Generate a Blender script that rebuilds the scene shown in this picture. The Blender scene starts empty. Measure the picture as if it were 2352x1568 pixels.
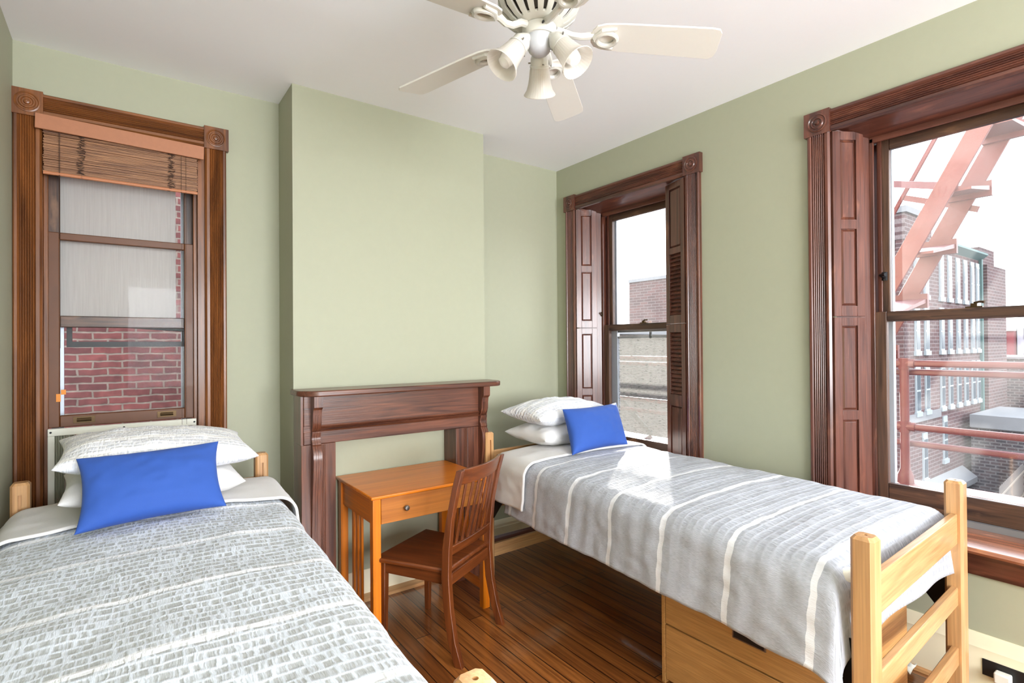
import bpy, bmesh, math, random
from mathutils import Vector, Matrix, noise
random.seed(7)
PI = math.pi
C = bpy.context.scene.collection
SC = bpy.context.scene
def lin(r, g, b):
    f = lambda c: (c/255)/12.92 if c/255 <= .04045 else ((c/255+.055)/1.055)**2.4
    return (f(r), f(g), f(b), 1)
# ------------------------------------------------------------------ camera
cam = bpy.data.cameras.new('camera'); camo = bpy.data.objects.new('camera', cam); C.objects.link(camo)
yaw, pit, rol = math.radians(35.969), math.radians(.376), math.radians(-.412)
fw = Vector((math.sin(yaw)*math.cos(pit), math.cos(yaw)*math.cos(pit), math.sin(pit)))
rt = Vector((math.cos(yaw), -math.sin(yaw), 0)); up = rt.cross(fw)
r2 = rt*math.cos(rol)+up*math.sin(rol); u2 = -rt*math.sin(rol)+up*math.cos(rol)
M = Matrix((r2, u2, -fw)).transposed().to_4x4(); M.translation = (0, 0, 1.55)
camo.matrix_world = M
cam.sensor_width = 36; cam.lens = 1228.47*36/2352; cam.clip_start = .05; cam.clip_end = 500
SC.camera = camo
# ------------------------------------------------------------------ view, sky, sun, fill
SC.view_settings.view_transform = 'Standard'; SC.view_settings.look = 'None'
SC.view_settings.gamma = 1; SC.view_settings.use_curve_mapping = False
SC.view_settings.exposure = 0.5
try:
    SC.cycles.use_denoising = True; SC.cycles.max_bounces = 10; SC.cycles.diffuse_bounces = 5
    SC.cycles.transparent_max_bounces = 16; SC.cycles.sample_clamp_indirect = 6
    SC.cycles.caustics_reflective = False; SC.cycles.caustics_refractive = False
except Exception: pass
W = bpy.data.worlds.new('sky'); SC.world = W; W.use_nodes = True
nt = W.node_tree; bg = nt.nodes['Background']
tc = nt.nodes.new('ShaderNodeTexCoord'); sx = nt.nodes.new('ShaderNodeSeparateXYZ'); cr = nt.nodes.new('ShaderNodeValToRGB')
nt.links.new(tc.outputs['Generated'], sx.inputs[0]); nt.links.new(sx.outputs[2], cr.inputs[0])
cr.color_ramp.elements[0].position = 0.0; cr.color_ramp.elements[0].color = (.10, .10, .10, 1)
cr.color_ramp.elements[1].position = .03; cr.color_ramp.elements[1].color = (.94, .97, 1, 1)
e = cr.color_ramp.elements.new(1); e.color = (.78, .88, 1, 1)
nt.links.new(cr.outputs[0], bg.inputs[0]); bg.inputs[1].default_value = 4.6
def lamp(name, kind, loc, energy, color=(1, 1, 1), size=None, direction=None):
    l = bpy.data.lights.new(name, kind); o = bpy.data.objects.new(name, l); C.objects.link(o)
    o.location = loc; l.energy = energy; l.color = color
    if size and kind == 'AREA': l.shape = 'RECTANGLE'; l.size, l.size_y = size
    if direction: o.rotation_euler = Vector(direction).to_track_quat('-Z', 'Y').to_euler()
    return o
sun = lamp('sun', 'SUN', (12, 9, 4), 45.0, (1, .96, .88), None, (-.770, -.613, -.1775)); sun.data.angle = math.radians(1.2)
# added fill lamp behind the camera, just inside the invented rear window
lamp('rear_fill_light', 'AREA', (1.35, -3.12, 1.75), 300, (.93, .955, 1), (2.6, 1.9), (0, 1, .62))

# ------------------------------------------------------------------ mesh helpers
class MB:
    def __init__(s): s.bm = bmesh.new()
    def face(s, vs):
        try: return s.bm.faces.new(vs)
        except ValueError: return None
    def pts(s, ps): return [s.bm.verts.new(p) for p in ps]
    def hexa(s, lo, hi):                     # two quads, same winding (bottom, top)
        a, b = s.pts(lo), s.pts(hi)
        s.face(a[::-1]); s.face(b)
        for i in range(4): s.face([a[i], a[(i+1) % 4], b[(i+1) % 4], b[i]])
        return s
    def box(s, x0, x1, y0, y1, z0, z1):
        return s.hexa([(x0, y0, z0), (x1, y0, z0), (x1, y1, z0), (x0, y1, z0)], [(x0, y0, z1), (x1, y0, z1), (x1, y1, z1), (x0, y1, z1)])
    def beam(s, p, q, wd, h):                # bar from p to q, width sideways, height up
        p, q = Vector(p), Vector(q); d = (q-p).normalized()
        r = d.cross(Vector((0, 0, 1)))
        if r.length < 1e-4: r = Vector((1, 0, 0))
        r.normalize(); u = r.cross(d).normalized()
        k = [(-1, -1), (1, -1), (1, 1), (-1, 1)]
        return s.hexa([p+r*a*wd/2+u*b*h/2 for a, b in k], [q+r*a*wd/2+u*b*h/2 for a, b in k])
    def prism(s, prof, f, a, b):             # profile points (p,q); f(p,q,t) -> xyz; between t=a and t=b
        A = s.pts([f(p, q, a) for p, q in prof]); B = s.pts([f(p, q, b) for p, q in prof])
        s.face(A); s.face(B[::-1]); n = len(prof)
        for i in range(n): s.face([A[i], B[i], B[(i+1) % n], A[(i+1) % n]])
        return s
    def tube(s, path, r, n=10, cap=True):
        path = [Vector(p) for p in path]; rings = []
        t0 = (path[1]-path[0]).normalized(); ref = Vector((0, 0, 1)) if abs(t0.z) < .9 else Vector((1, 0, 0))
        for i, p in enumerate(path):
            t = (path[min(i+1, len(path)-1)]-path[max(i-1, 0)]).normalized()
            x = t.cross(ref).normalized(); y = x.cross(t); ref = y
            rr = r[i] if isinstance(r, (list, tuple)) else r
            rings.append(s.pts([p+(x*math.cos(2*PI*k/n)+y*math.sin(2*PI*k/n))*rr for k in range(n)]))
        for A, B in zip(rings, rings[1:]):
            for k in range(n): s.face([A[k], A[(k+1) % n], B[(k+1) % n], B[k]])
        if cap: s.face(rings[0][::-1]); s.face(rings[-1])
        return s
    def lathe(s, prof, c=(0, 0, 0), n=32, mat=None, close=False, rib=0, ribn=0):
        T = mat or Matrix.Identity(3); c = Vector(c); rings = []
        for r, z in prof:
            if r < 1e-6: rings.append(s.pts([c+T@Vector((0, 0, z))])*n)
            else: rings.append(s.pts([c+T@Vector(((r+rib*math.cos(ribn*2*PI*k/n))*math.cos(2*PI*k/n), (r+rib*math.cos(ribn*2*PI*k/n))*math.sin(2*PI*k/n), z)) for k in range(n)]))
        pairs = list(zip(rings, rings[1:]))
        if close: pairs.append((rings[-1], rings[0]))
        for A, B in pairs:
            for k in range(n):
                q = []
                for v in (A[k], A[(k+1) % n], B[(k+1) % n], B[k]):
                    if v not in q: q.append(v)
                if len(q) > 2: s.face(q)
        return s
    def grid(s, nu, nv, f, uvf=None):
        V = [[s.bm.verts.new(f(i/nu, j/nv)) for j in range(nv+1)] for i in range(nu+1)]
        L = s.bm.loops.layers.uv.verify() if uvf else None
        for i in range(nu):
            for j in range(nv):
                F = s.face([V[i][j], V[i+1][j], V[i+1][j+1], V[i][j+1]])
                if L:
                    for lp, (a, b) in zip(F.loops, ((i, j), (i+1, j), (i+1, j+1), (i, j+1))): lp[L].uv = uvf(a/nu, b/nv)
        return s
def finish(o, bevel=0, smooth=30, seg=2):
    me = o.data
    if smooth:
        me.polygons.foreach_set('use_smooth', [True]*len(me.polygons)); me.set_sharp_from_angle(angle=math.radians(smooth))
    if bevel:
        m = o.modifiers.new('bevel', 'BEVEL'); m.width = bevel; m.segments = seg; m.limit_method = 'ANGLE'; m.angle_limit = math.radians(40)
    return o
def origin_of(p):
    v = Vector((0, 0, 0))
    while p is not None: v = v+Vector(p.location); p = p.parent
    return v
def obj(name, mb, mat, parent=None, bevel=0, smooth=30, local=False, label=None, recalc=True, seg=2):
    if recalc: bmesh.ops.recalc_face_normals(mb.bm, faces=mb.bm.faces[:])
    me = bpy.data.meshes.new(name); mb.bm.to_mesh(me); mb.bm.free()
    if parent is not None and not local:
        o_ = origin_of(parent); me.transform(Matrix.Translation(-o_))
    me.materials.append(mat)
    o = bpy.data.objects.new(name, me); C.objects.link(o); o.parent = parent
    if label: o['label'] = label
    return finish(o, bevel, smooth, seg)
def thing(name, label, cat, loc=(0, 0, 0), rz=0, group=None):
    o = bpy.data.objects.new(name, None); C.objects.link(o); o.empty_display_size = .1
    o.location = loc; o.rotation_euler = (0, 0, rz); o['label'] = label; o['category'] = cat
    if group: o['group'] = group
    return o
def tag(o, label, cat, group=None):
    o['label'] = label; o['category'] = cat
    if group: o['group'] = group
    return o
def struct(o): o['kind'] = 'structure'; return o
def sroot(name, loc=(0, 0, 0)):
    o = bpy.data.objects.new(name, None); C.objects.link(o); o.location = loc; o['kind'] = 'structure'; return o
def cut(o, cutter):                          # boolean difference, baked in
    bmesh.ops.recalc_face_normals(cutter.bm, faces=cutter.bm.faces[:])
    me = bpy.data.meshes.new('cut'); cutter.bm.to_mesh(me); cutter.bm.free()
    c = bpy.data.objects.new('cut', me); C.objects.link(c); c.parent = o.parent
    m = o.modifiers.new('b', 'BOOLEAN'); m.object = c; m.operation = 'DIFFERENCE'; m.solver = 'EXACT'
    dg = bpy.context.evaluated_depsgraph_get(); dg.update()
    new = bpy.data.meshes.new_from_object(o.evaluated_get(dg)); o.modifiers.clear(); o.data = new
    bpy.data.objects.remove(c); return o

# ------------------------------------------------------------------ materials
def mat(name):
    m = bpy.data.materials.new(name); m.use_nodes = True
    return m, m.node_tree, m.node_tree.nodes['Principled BSDF']
def N(t, kind, **kw):
    n = t.nodes.new(kind)
    for k, v in kw.items():
        if k in n.inputs.keys() if isinstance(k, str) else False: n.inputs[k].default_value = v
        else: setattr(n, k, v)
    return n
def plain(name, col, rough=.5, metal=0, coat=0, trans=0, bump=0, bscale=60, sheen=0, var=0):
    m, t, b = mat(name)
    b.inputs['Base Color'].default_value = col; b.inputs['Roughness'].default_value = rough
    b.inputs['Metallic'].default_value = metal; b.inputs['Coat Weight'].default_value = coat
    b.inputs['Transmission Weight'].default_value = trans; b.inputs['Sheen Weight'].default_value = sheen
    tcn = N(t, 'ShaderNodeTexCoord'); no = N(t, 'ShaderNodeTexNoise'); no.inputs['Scale'].default_value = bscale; no.inputs['Detail'].default_value = 4
    t.links.new(tcn.outputs['Object'], no.inputs['Vector'])
    mx = N(t, 'ShaderNodeMixRGB', blend_type='MULTIPLY'); mx.inputs[0].default_value = var if var else .06; mx.inputs[1].default_value = col
    t.links.new(no.outputs['Fac'], mx.inputs[2]); t.links.new(mx.outputs[0], b.inputs['Base Color'])
    if bump:
        bp = N(t, 'ShaderNodeBump'); bp.inputs['Strength'].default_value = bump; bp.inputs['Distance'].default_value = .01
        t.links.new(no.outputs['Fac'], bp.inputs['Height']); t.links.new(bp.outputs[0], b.inputs['Normal'])
    return m
def wood(name, c1, c2, axis='z', rough=.4, coat=.1, scale=1.0, contrast=(.3, .7), worn=None):
    m, t, b = mat(name)
    tcn = N(t, 'ShaderNodeTexCoord'); mp = N(t, 'ShaderNodeMapping')
    s = [14*scale]*3; s['xyz'.index(axis)] = .9*scale; mp.inputs['Scale'].default_value = s
    t.links.new(tcn.outputs['Object'], mp.inputs[0])
    n1 = N(t, 'ShaderNodeTexNoise'); n1.inputs['Scale'].default_value = 1.6; n1.inputs['Detail'].default_value = 6; n1.inputs['Distortion'].default_value = 1.2
    t.links.new(mp.outputs[0], n1.inputs['Vector'])
    r1 = N(t, 'ShaderNodeValToRGB'); r1.color_ramp.elements[0].position = contrast[0]; r1.color_ramp.elements[1].position = contrast[1]
    r1.color_ramp.elements[0].color = c2; r1.color_ramp.elements[1].color = c1
    t.links.new(n1.outputs['Fac'], r1.inputs[0])
    mp2 = N(t, 'ShaderNodeMapping'); s2 = [130*scale]*3; s2['xyz'.index(axis)] = 3*scale; mp2.inputs['Scale'].default_value = s2
    t.links.new(tcn.outputs['Object'], mp2.inputs[0])
    n2 = N(t, 'ShaderNodeTexNoise'); n2.inputs['Scale'].default_value = 1; n2.inputs['Detail'].default_value = 3
    t.links.new(mp2.outputs[0], n2.inputs['Vector'])
    mr = N(t, 'ShaderNodeMapRange'); mr.inputs[1].default_value = .3; mr.inputs[2].default_value = .7; mr.inputs[3].default_value = .72; mr.inputs[4].default_value = 1.1
    t.links.new(n2.outputs['Fac'], mr.inputs[0])
    mx = N(t, 'ShaderNodeMixRGB', blend_type='MULTIPLY'); mx.inputs[0].default_value = .8
    t.links.new(r1.outputs[0], mx.inputs[1]); t.links.new(mr.outputs[0], mx.inputs[2])
    out = mx.outputs[0]
    if worn:                                  # scuffed lighter patches
        n3 = N(t, 'ShaderNodeTexNoise'); n3.inputs['Scale'].default_value = 5; n3.inputs['Detail'].default_value = 8
        mp3 = N(t, 'ShaderNodeMapping'); s3 = [3]*3; s3['xyz'.index(axis)] = .8; mp3.inputs['Scale'].default_value = s3
        t.links.new(tcn.outputs['Object'], mp3.inputs[0]); t.links.new(mp3.outputs[0], n3.inputs['Vector'])
        r3 = N(t, 'ShaderNodeValToRGB'); r3.color_ramp.elements[0].position = .60; r3.color_ramp.elements[1].position = .72
        r3.color_ramp.elements[0].color = (0, 0, 0, 1); r3.color_ramp.elements[1].color = (.6, .6, .6, 1)
        t.links.new(n3.outputs['Fac'], r3.inputs[0])
        m2 = N(t, 'ShaderNodeMixRGB'); m2.inputs[2].default_value = worn
        t.links.new(r3.outputs[0], m2.inputs[0]); t.links.new(out, m2.inputs[1]); out = m2.outputs[0]
    t.links.new(out, b.inputs['Base Color'])
    b.inputs['Roughness'].default_value = rough; b.inputs['Coat Weight'].default_value = coat; b.inputs['Coat Roughness'].default_value = .15
    bp = N(t, 'ShaderNodeBump'); bp.inputs['Strength'].default_value = .12; bp.inputs['Distance'].default_value = .004
    t.links.new(n2.outputs['Fac'], bp.inputs['Height']); t.links.new(bp.outputs[0], b.inputs['Normal'])
    return m
def bricks(name, ca, cb, mortar, u='y', bw=.215, bh=.075, mo=.011, rough=.9, bumpy=.6, warp=.004):
    m, t, b = mat(name)
    tcn = N(t, 'ShaderNodeTexCoord'); sp = N(t, 'ShaderNodeSeparateXYZ'); cb_ = N(t, 'ShaderNodeCombineXYZ')
    t.links.new(tcn.outputs['Object'], sp.inputs[0])
    t.links.new(sp.outputs['xyz'.index(u)], cb_.inputs[0]); t.links.new(sp.outputs[2], cb_.inputs[1])
    nz = N(t, 'ShaderNodeTexNoise'); nz.inputs['Scale'].default_value = 9
    t.links.new(tcn.outputs['Object'], nz.inputs['Vector'])
    vm = N(t, 'ShaderNodeVectorMath', operation='MULTIPLY_ADD'); vm.inputs[1].default_value = (warp*4,)*3
    t.links.new(nz.outputs['Color'], vm.inputs[0]); t.links.new(cb_.outputs[0], vm.inputs[2])
    br = N(t, 'ShaderNodeTexBrick'); br.inputs['Scale'].default_value = 1; br.inputs['Brick Width'].default_value = bw
    br.inputs['Row Height'].default_value = bh; br.inputs['Mortar Size'].default_value = mo; br.inputs['Mortar Smooth'].default_value = .3
    br.inputs['Color1'].default_value = ca; br.inputs['Color2'].default_value = cb; br.inputs['Mortar'].default_value = mortar
    t.links.new(vm.outputs[0], br.inputs['Vector'])
    n2 = N(t, 'ShaderNodeTexNoise'); n2.inputs['Scale'].default_value = 14; n2.inputs['Detail'].default_value = 6
    t.links.new(tcn.outputs['Object'], n2.inputs['Vector'])
    mr = N(t, 'ShaderNodeMapRange'); mr.inputs[1].default_value = .3; mr.inputs[2].default_value = .7; mr.inputs[3].default_value = .65; mr.inputs[4].default_value = 1.2
    t.links.new(n2.outputs['Fac'], mr.inputs[0])
    mx = N(t, 'ShaderNodeMixRGB', blend_type='MULTIPLY'); mx.inputs[0].default_value = .9
    t.links.new(br.outputs['Color'], mx.inputs[1]); t.links.new(mr.outputs[0], mx.inputs[2])
    t.links.new(mx.outputs[0], b.inputs['Base Color']); b.inputs['Roughness'].default_value = rough
    inv = N(t, 'ShaderNodeMath', operation='SUBTRACT'); inv.inputs[0].default_value = 1; t.links.new(br.outputs['Fac'], inv.inputs[1])
    bp = N(t, 'ShaderNodeBump'); bp.inputs['Strength'].default_value = bumpy; bp.inputs['Distance'].default_value = .01
    t.links.new(inv.outputs[0], bp.inputs['Height']); t.links.new(bp.outputs[0], b.inputs['Normal'])
    return m
def glassy(name, tint=(1, 1, 1, 1), refl=.06, film=0.0, filmcol=(.9, .93, .95, 1), dirt=0):
    m = bpy.data.materials.new(name); m.use_nodes = True; t = m.node_tree; t.nodes.clear()
    o = N(t, 'ShaderNodeOutputMaterial'); tr = N(t, 'ShaderNodeBsdfTransparent'); tr.inputs[0].default_value = tint
    gl = N(t, 'ShaderNodeBsdfGlossy'); gl.inputs['Roughness'].default_value = .02
    mx = N(t, 'ShaderNodeMixShader'); mx.inputs[0].default_value = refl
    t.links.new(tr.outputs[0], mx.inputs[1]); t.links.new(gl.outputs[0], mx.inputs[2]); out = mx.outputs[0]
    if film or dirt:
        tl = N(t, 'ShaderNodeBsdfTranslucent'); tl.inputs[0].default_value = filmcol
        df = N(t, 'ShaderNodeBsdfDiffuse'); df.inputs[0].default_value = filmcol
        ms = N(t, 'ShaderNodeMixShader'); ms.inputs[0].default_value = .5; t.links.new(tl.outputs[0], ms.inputs[1]); t.links.new(df.outputs[0], ms.inputs[2])
        m2 = N(t, 'ShaderNodeMixShader'); m2.inputs[0].default_value = film
        if dirt:
            tcn = N(t, 'ShaderNodeTexCoord'); nn = N(t, 'ShaderNodeTexNoise'); nn.inputs['Scale'].default_value = 4; nn.inputs['Detail'].default_value = 8
            t.links.new(tcn.outputs['Object'], nn.inputs['Vector'])
            mr = N(t, 'ShaderNodeMapRange'); mr.inputs[1].default_value = .35; mr.inputs[2].default_value = .75; mr.inputs[3].default_value = film; mr.inputs[4].default_value = film+dirt
            t.links.new(nn.outputs['Fac'], mr.inputs[0]); t.links.new(mr.outputs[0], m2.inputs[0])
        t.links.new(out, m2.inputs[1]); t.links.new(ms.outputs[0], m2.inputs[2]); out = m2.outputs[0]
    t.links.new(out, o.inputs[0]); return m
def meshcloth(name, col, opacity, sx_=700, streak=0, var=.25):   # woven screen: threads with open holes
    m = bpy.data.materials.new(name); m.use_nodes = True; t = m.node_tree; t.nodes.clear()
    o = N(t, 'ShaderNodeOutputMaterial'); tr = N(t, 'ShaderNodeBsdfTransparent')
    tl = N(t, 'ShaderNodeBsdfTranslucent'); tl.inputs[0].default_value = col
    df = N(t, 'ShaderNodeBsdfDiffuse'); df.inputs[0].default_value = col
    ms = N(t, 'ShaderNodeMixShader'); ms.inputs[0].default_value = .5; t.links.new(tl.outputs[0], ms.inputs[1]); t.links.new(df.outputs[0], ms.inputs[2])
    mx = N(t, 'ShaderNodeMixShader')
    tcn = N(t, 'ShaderNodeTexCoord'); mp = N(t, 'ShaderNodeMapping'); mp.inputs['Scale'].default_value = (160, 160, 6) if streak == 'z' else ((60, 25, 200) if streak == 'h' else (120, 120, 120))
    nn = N(t, 'ShaderNodeTexNoise'); nn.inputs['Scale'].default_value = 1; nn.inputs['Detail'].default_value = 3
    t.links.new(tcn.outputs['Object'], mp.inputs[0]); t.links.new(mp.outputs[0], nn.inputs['Vector'])
    mr = N(t, 'ShaderNodeMapRange'); mr.inputs[1].default_value = .3; mr.inputs[2].default_value = .7; mr.inputs[3].default_value = max(0, opacity-var); mr.inputs[4].default_value = min(1, opacity+var)
    t.links.new(nn.outputs['Fac'], mr.inputs[0]); t.links.new(mr.outputs[0], mx.inputs[0])
    t.links.new(tr.outputs[0], mx.inputs[1]); t.links.new(ms.outputs[0], mx.inputs[2]); t.links.new(mx.outputs[0], o.inputs[0]); return m
def seersucker(name, base, patch, stripe, stripes_at, sw=.022, row=.028, cell=.021, bump=.7, flat=None):
    """puckered cloth: UV u across, v along in metres; plain stripes at the given v"""
    m, t, b = mat(name)
    uv = N(t, 'ShaderNodeUVMap'); sp = N(t, 'ShaderNodeSeparateXYZ'); t.links.new(uv.outputs[0], sp.inputs[0])
    nz = N(t, 'ShaderNodeTexNoise'); nz.inputs['Scale'].default_value = 34; nz.inputs['Detail'].default_value = 3; t.links.new(uv.outputs[0], nz.inputs['Vector'])
    nv = N(t, 'ShaderNodeVectorMath', operation='MULTIPLY_ADD'); nv.inputs[1].default_value = (.012, .012, 0)
    t.links.new(nz.outputs['Color'], nv.inputs[0]); t.links.new(uv.outputs[0], nv.inputs[2])
    # rows of irregular puckers
    sv = N(t, 'ShaderNodeSeparateXYZ'); t.links.new(nv.outputs[0], sv.inputs[0])
    dv = N(t, 'ShaderNodeMath', operation='DIVIDE'); dv.inputs[1].default_value = row; t.links.new(sv.outputs[1], dv.inputs[0])
    flr = N(t, 'ShaderNodeMath', operation='FLOOR'); t.links.new(dv.outputs[0], flr.inputs[0])
    frc = N(t, 'ShaderNodeMath', operation='FRACT'); t.links.new(dv.outputs[0], frc.inputs[0])
    pp_ = N(t, 'ShaderNodeMath', operation='PINGPONG'); pp_.inputs[1].default_value = .5; t.links.new(frc.outputs[0], pp_.inputs[0])
    rm = N(t, 'ShaderNodeMapRange', interpolation_type='SMOOTHSTEP'); rm.inputs[1].default_value = .0; rm.inputs[2].default_value = .30; t.links.new(pp_.outputs[0], rm.inputs[0])
    us = N(t, 'ShaderNodeMath', operation='DIVIDE'); us.inputs[1].default_value = cell; t.links.new(sv.outputs[0], us.inputs[0])
    fs = N(t, 'ShaderNodeMath', operation='MULTIPLY'); fs.inputs[1].default_value = 7.31; t.links.new(flr.outputs[0], fs.inputs[0])
    cv = N(t, 'ShaderNodeCombineXYZ'); t.links.new(us.outputs[0], cv.inputs[0]); t.links.new(fs.outputs[0], cv.inputs[1])
    pn = N(t, 'ShaderNodeTexNoise'); pn.inputs['Scale'].default_value = 1; pn.inputs['Detail'].default_value = 1; t.links.new(cv.outputs[0], pn.inputs['Vector'])
    pm = N(t, 'ShaderNodeMapRange', interpolation_type='SMOOTHSTEP'); pm.inputs[1].default_value = .32; pm.inputs[2].default_value = .62; t.links.new(pn.outputs['Fac'], pm.inputs[0])
    mk = N(t, 'ShaderNodeMath', operation='MULTIPLY'); t.links.new(rm.outputs[0], mk.inputs[0]); t.links.new(pm.outputs[0], mk.inputs[1])
    if flat:                                  # hanging cloth is pulled flat: pucker pattern ends at the bed edge
        fz = N(t, 'ShaderNodeMapRange', interpolation_type='SMOOTHSTEP'); fz.inputs[1].default_value, fz.inputs[2].default_value = flat[0], flat[1]; fz.inputs[3].default_value = .12
        t.links.new(sp.outputs[0], fz.inputs[0]); mk2 = N(t, 'ShaderNodeMath', operation='MULTIPLY'); t.links.new(mk.outputs[0], mk2.inputs[0]); t.links.new(fz.outputs[0], mk2.inputs[1]); mk = mk2
    br = N(t, 'ShaderNodeMixRGB'); br.inputs[1].default_value = base; br.inputs[2].default_value = patch; t.links.new(mk.outputs[0], br.inputs[0])
    ih = N(t, 'ShaderNodeMath', operation='SUBTRACT'); ih.inputs[0].default_value = 1; t.links.new(mk.outputs[0], ih.inputs[1])
    # fine crinkle
    mp = N(t, 'ShaderNodeMapping'); mp.inputs['Scale'].default_value = (420, 55, 1); t.links.new(uv.outputs[0], mp.inputs[0])
    fn = N(t, 'ShaderNodeTexNoise'); fn.inputs['Scale'].default_value = 1; fn.inputs['Detail'].default_value = 2; t.links.new(mp.outputs[0], fn.inputs['Vector'])
    mr = N(t, 'ShaderNodeMapRange'); mr.inputs[1].default_value = .3; mr.inputs[2].default_value = .7; mr.inputs[3].default_value = .86; mr.inputs[4].default_value = 1.1; t.links.new(fn.outputs['Fac'], mr.inputs[0])
    mx = N(t, 'ShaderNodeMixRGB', blend_type='MULTIPLY'); mx.inputs[0].default_value = 1; t.links.new(br.outputs[0], mx.inputs[1]); t.links.new(mr.outputs[0], mx.inputs[2])
    # stripes
    wv = N(t, 'ShaderNodeTexNoise'); wv.inputs['Scale'].default_value = 11; t.links.new(uv.outputs[0], wv.inputs['Vector'])
    wb = N(t, 'ShaderNodeMath', operation='MULTIPLY_ADD'); wb.inputs[1].default_value = .028; t.links.new(wv.outputs['Fac'], wb.inputs[0]); t.links.new(sp.outputs[1], wb.inputs[2])
    last = None
    for s_ in stripes_at:
        d = N(t, 'ShaderNodeMath', operation='SUBTRACT'); d.inputs[1].default_value = s_+.014; t.links.new(wb.outputs[0], d.inputs[0])
        a = N(t, 'ShaderNodeMath', operation='ABSOLUTE'); t.links.new(d.outputs[0], a.inputs[0])
        l = N(t, 'ShaderNodeMath', operation='LESS_THAN'); l.inputs[1].default_value = sw/2; t.links.new(a.outputs[0], l.inputs[0])
        if last is None: last = l
        else:
            q = N(t, 'ShaderNodeMath', operation='MAXIMUM'); t.links.new(last.outputs[0], q.inputs[0]); t.links.new(l.outputs[0], q.inputs[1]); last = q
    m2 = N(t, 'ShaderNodeMixRGB'); m2.inputs[2].default_value = stripe
    if last: t.links.new(last.outputs[0], m2.inputs[0])
    else: m2.inputs[0].default_value = 0
    t.links.new(mx.outputs[0], m2.inputs[1]); t.links.new(m2.outputs[0], b.inputs['Base Color'])
    b.inputs['Roughness'].default_value = .9; b.inputs['Sheen Weight'].default_value = .2
    ad = N(t, 'ShaderNodeMath', operation='MULTIPLY_ADD'); ad.inputs[1].default_value = .6; t.links.new(fn.outputs['Fac'], ad.inputs[0]); t.links.new(ih.outputs[0], ad.inputs[2])
    bp = N(t, 'ShaderNodeBump'); bp.inputs['Strength'].default_value = bump; bp.inputs['Distance'].default_value = .004
    t.links.new(ad.outputs[0], bp.inputs['Height']); t.links.new(bp.outputs[0], b.inputs['Normal'])
    return m
def fabric(name, col, scale=500, bump=.15, sheen=.2, rough=.9):
    m, t, b = mat(name)
    b.inputs['Roughness'].default_value = rough; b.inputs['Sheen Weight'].default_value = sheen
    tcn = N(t, 'ShaderNodeTexCoord'); n1 = N(t, 'ShaderNodeTexNoise'); n1.inputs['Scale'].default_value = scale; n1.inputs['Detail'].default_value = 2
    n2 = N(t, 'ShaderNodeTexNoise'); n2.inputs['Scale'].default_value = 9; n2.inputs['Detail'].default_value = 4
    t.links.new(tcn.outputs['Object'], n1.inputs['Vector']); t.links.new(tcn.outputs['Object'], n2.inputs['Vector'])
    mx = N(t, 'ShaderNodeMixRGB', blend_type='MULTIPLY'); mx.inputs[0].default_value = .18; mx.inputs[1].default_value = col; t.links.new(n1.outputs['Fac'], mx.inputs[2])
    t.links.new(mx.outputs[0], b.inputs['Base Color'])
    ad = N(t, 'ShaderNodeMath', operation='MULTIPLY_ADD'); ad.inputs[1].default_value = 4; t.links.new(n2.outputs['Fac'], ad.inputs[0]); t.links.new(n1.outputs['Fac'], ad.inputs[2])
    bp = N(t, 'ShaderNodeBump'); bp.inputs['Strength'].default_value = bump; bp.inputs['Distance'].default_value = .004
    t.links.new(ad.outputs[0], bp.inputs['Height']); t.links.new(bp.outputs[0], b.inputs['Normal']); return m
WALL = plain('green_wall_paint', lin(170, 172, 149), .6, bump=.05, bscale=25, var=.05)
CEIL = plain('white_ceiling_paint', lin(250, 250, 254), .8, bump=.03, bscale=20, var=.02)
CREAM = plain('cream_trim_paint', lin(236, 226, 196), .45, bump=.05, bscale=15)
WHITEP = plain('white_enamel', lin(236, 236, 228), .35)
DW = {a: wood('dark_varnished_wood_'+a, lin(116, 68, 52), lin(66, 36, 29), a, .32, .35, 1.0, worn=lin(150, 96, 72)) for a in 'xyz'}
GW = {a: wood('golden_brown_wood_'+a, lin(142, 86, 42), lin(84, 46, 22), a, .42, .15, 1.0) for a in 'xyz'}
SASH = {a: plain('brown_painted_sash_'+a, lin(106, 62, 30), .5, coat=.05, bump=.1, bscale=12, var=.35) for a in 'xyz'}
SASHD = {a: wood('weathered_dark_sash_'+a, lin(104, 74, 56), lin(50, 34, 30), a, .45, .15, 1.5, worn=lin(150, 110, 80)) for a in 'xyz'}
STOOL = wood('glossy_worn_stool', lin(170, 112, 84), lin(120, 70, 50), 'y', .22, 1.0, 1.0, worn=lin(190, 140, 110))
MW = {a: wood('mantel_oak_'+a, lin(122, 72, 50), lin(66, 36, 26), a, .33, .3, 1.3) for a in 'xyz'}
OAK = {a: wood('pale_oak_'+a, lin(212, 168, 118), lin(182, 132, 84), a, .38, .2, .9, (.25, .75)) for a in 'xyz'}
CH = {a: wood('chair_wood_'+a, lin(128, 68, 32), lin(88, 42, 18), a, .3, .35, .8) for a in 'xyz'}
DK = {a: wood('honey_wood_'+a, lin(232, 134, 22), lin(214, 112, 14), a, .35, .3, .6, (.2, .8)) for a in 'xyz'}
LAM = wood('oak_laminate', lin(206, 156, 96), lin(186, 136, 80), 'x', .45, .05, 2.2)
LAMY = wood('oak_laminate_front', lin(206, 156, 96), lin(186, 136, 80), 'y', .45, .05, 2.2)
BLK = plain('black_steel', lin(24, 24, 26), .4, .6)
BLKP = plain('black_plastic', lin(22, 22, 24), .4)
BRASS = plain('old_brass', lin(84, 66, 44), .4, .8)
STEEL = plain('brushed_steel', lin(150, 145, 140), .3, 1)
RED = plain('red_oxide_paint', lin(98, 40, 42), .5, bump=.15, bscale=30, var=.2)
GLASS = glassy('window_glass', refl=.02)
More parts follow.
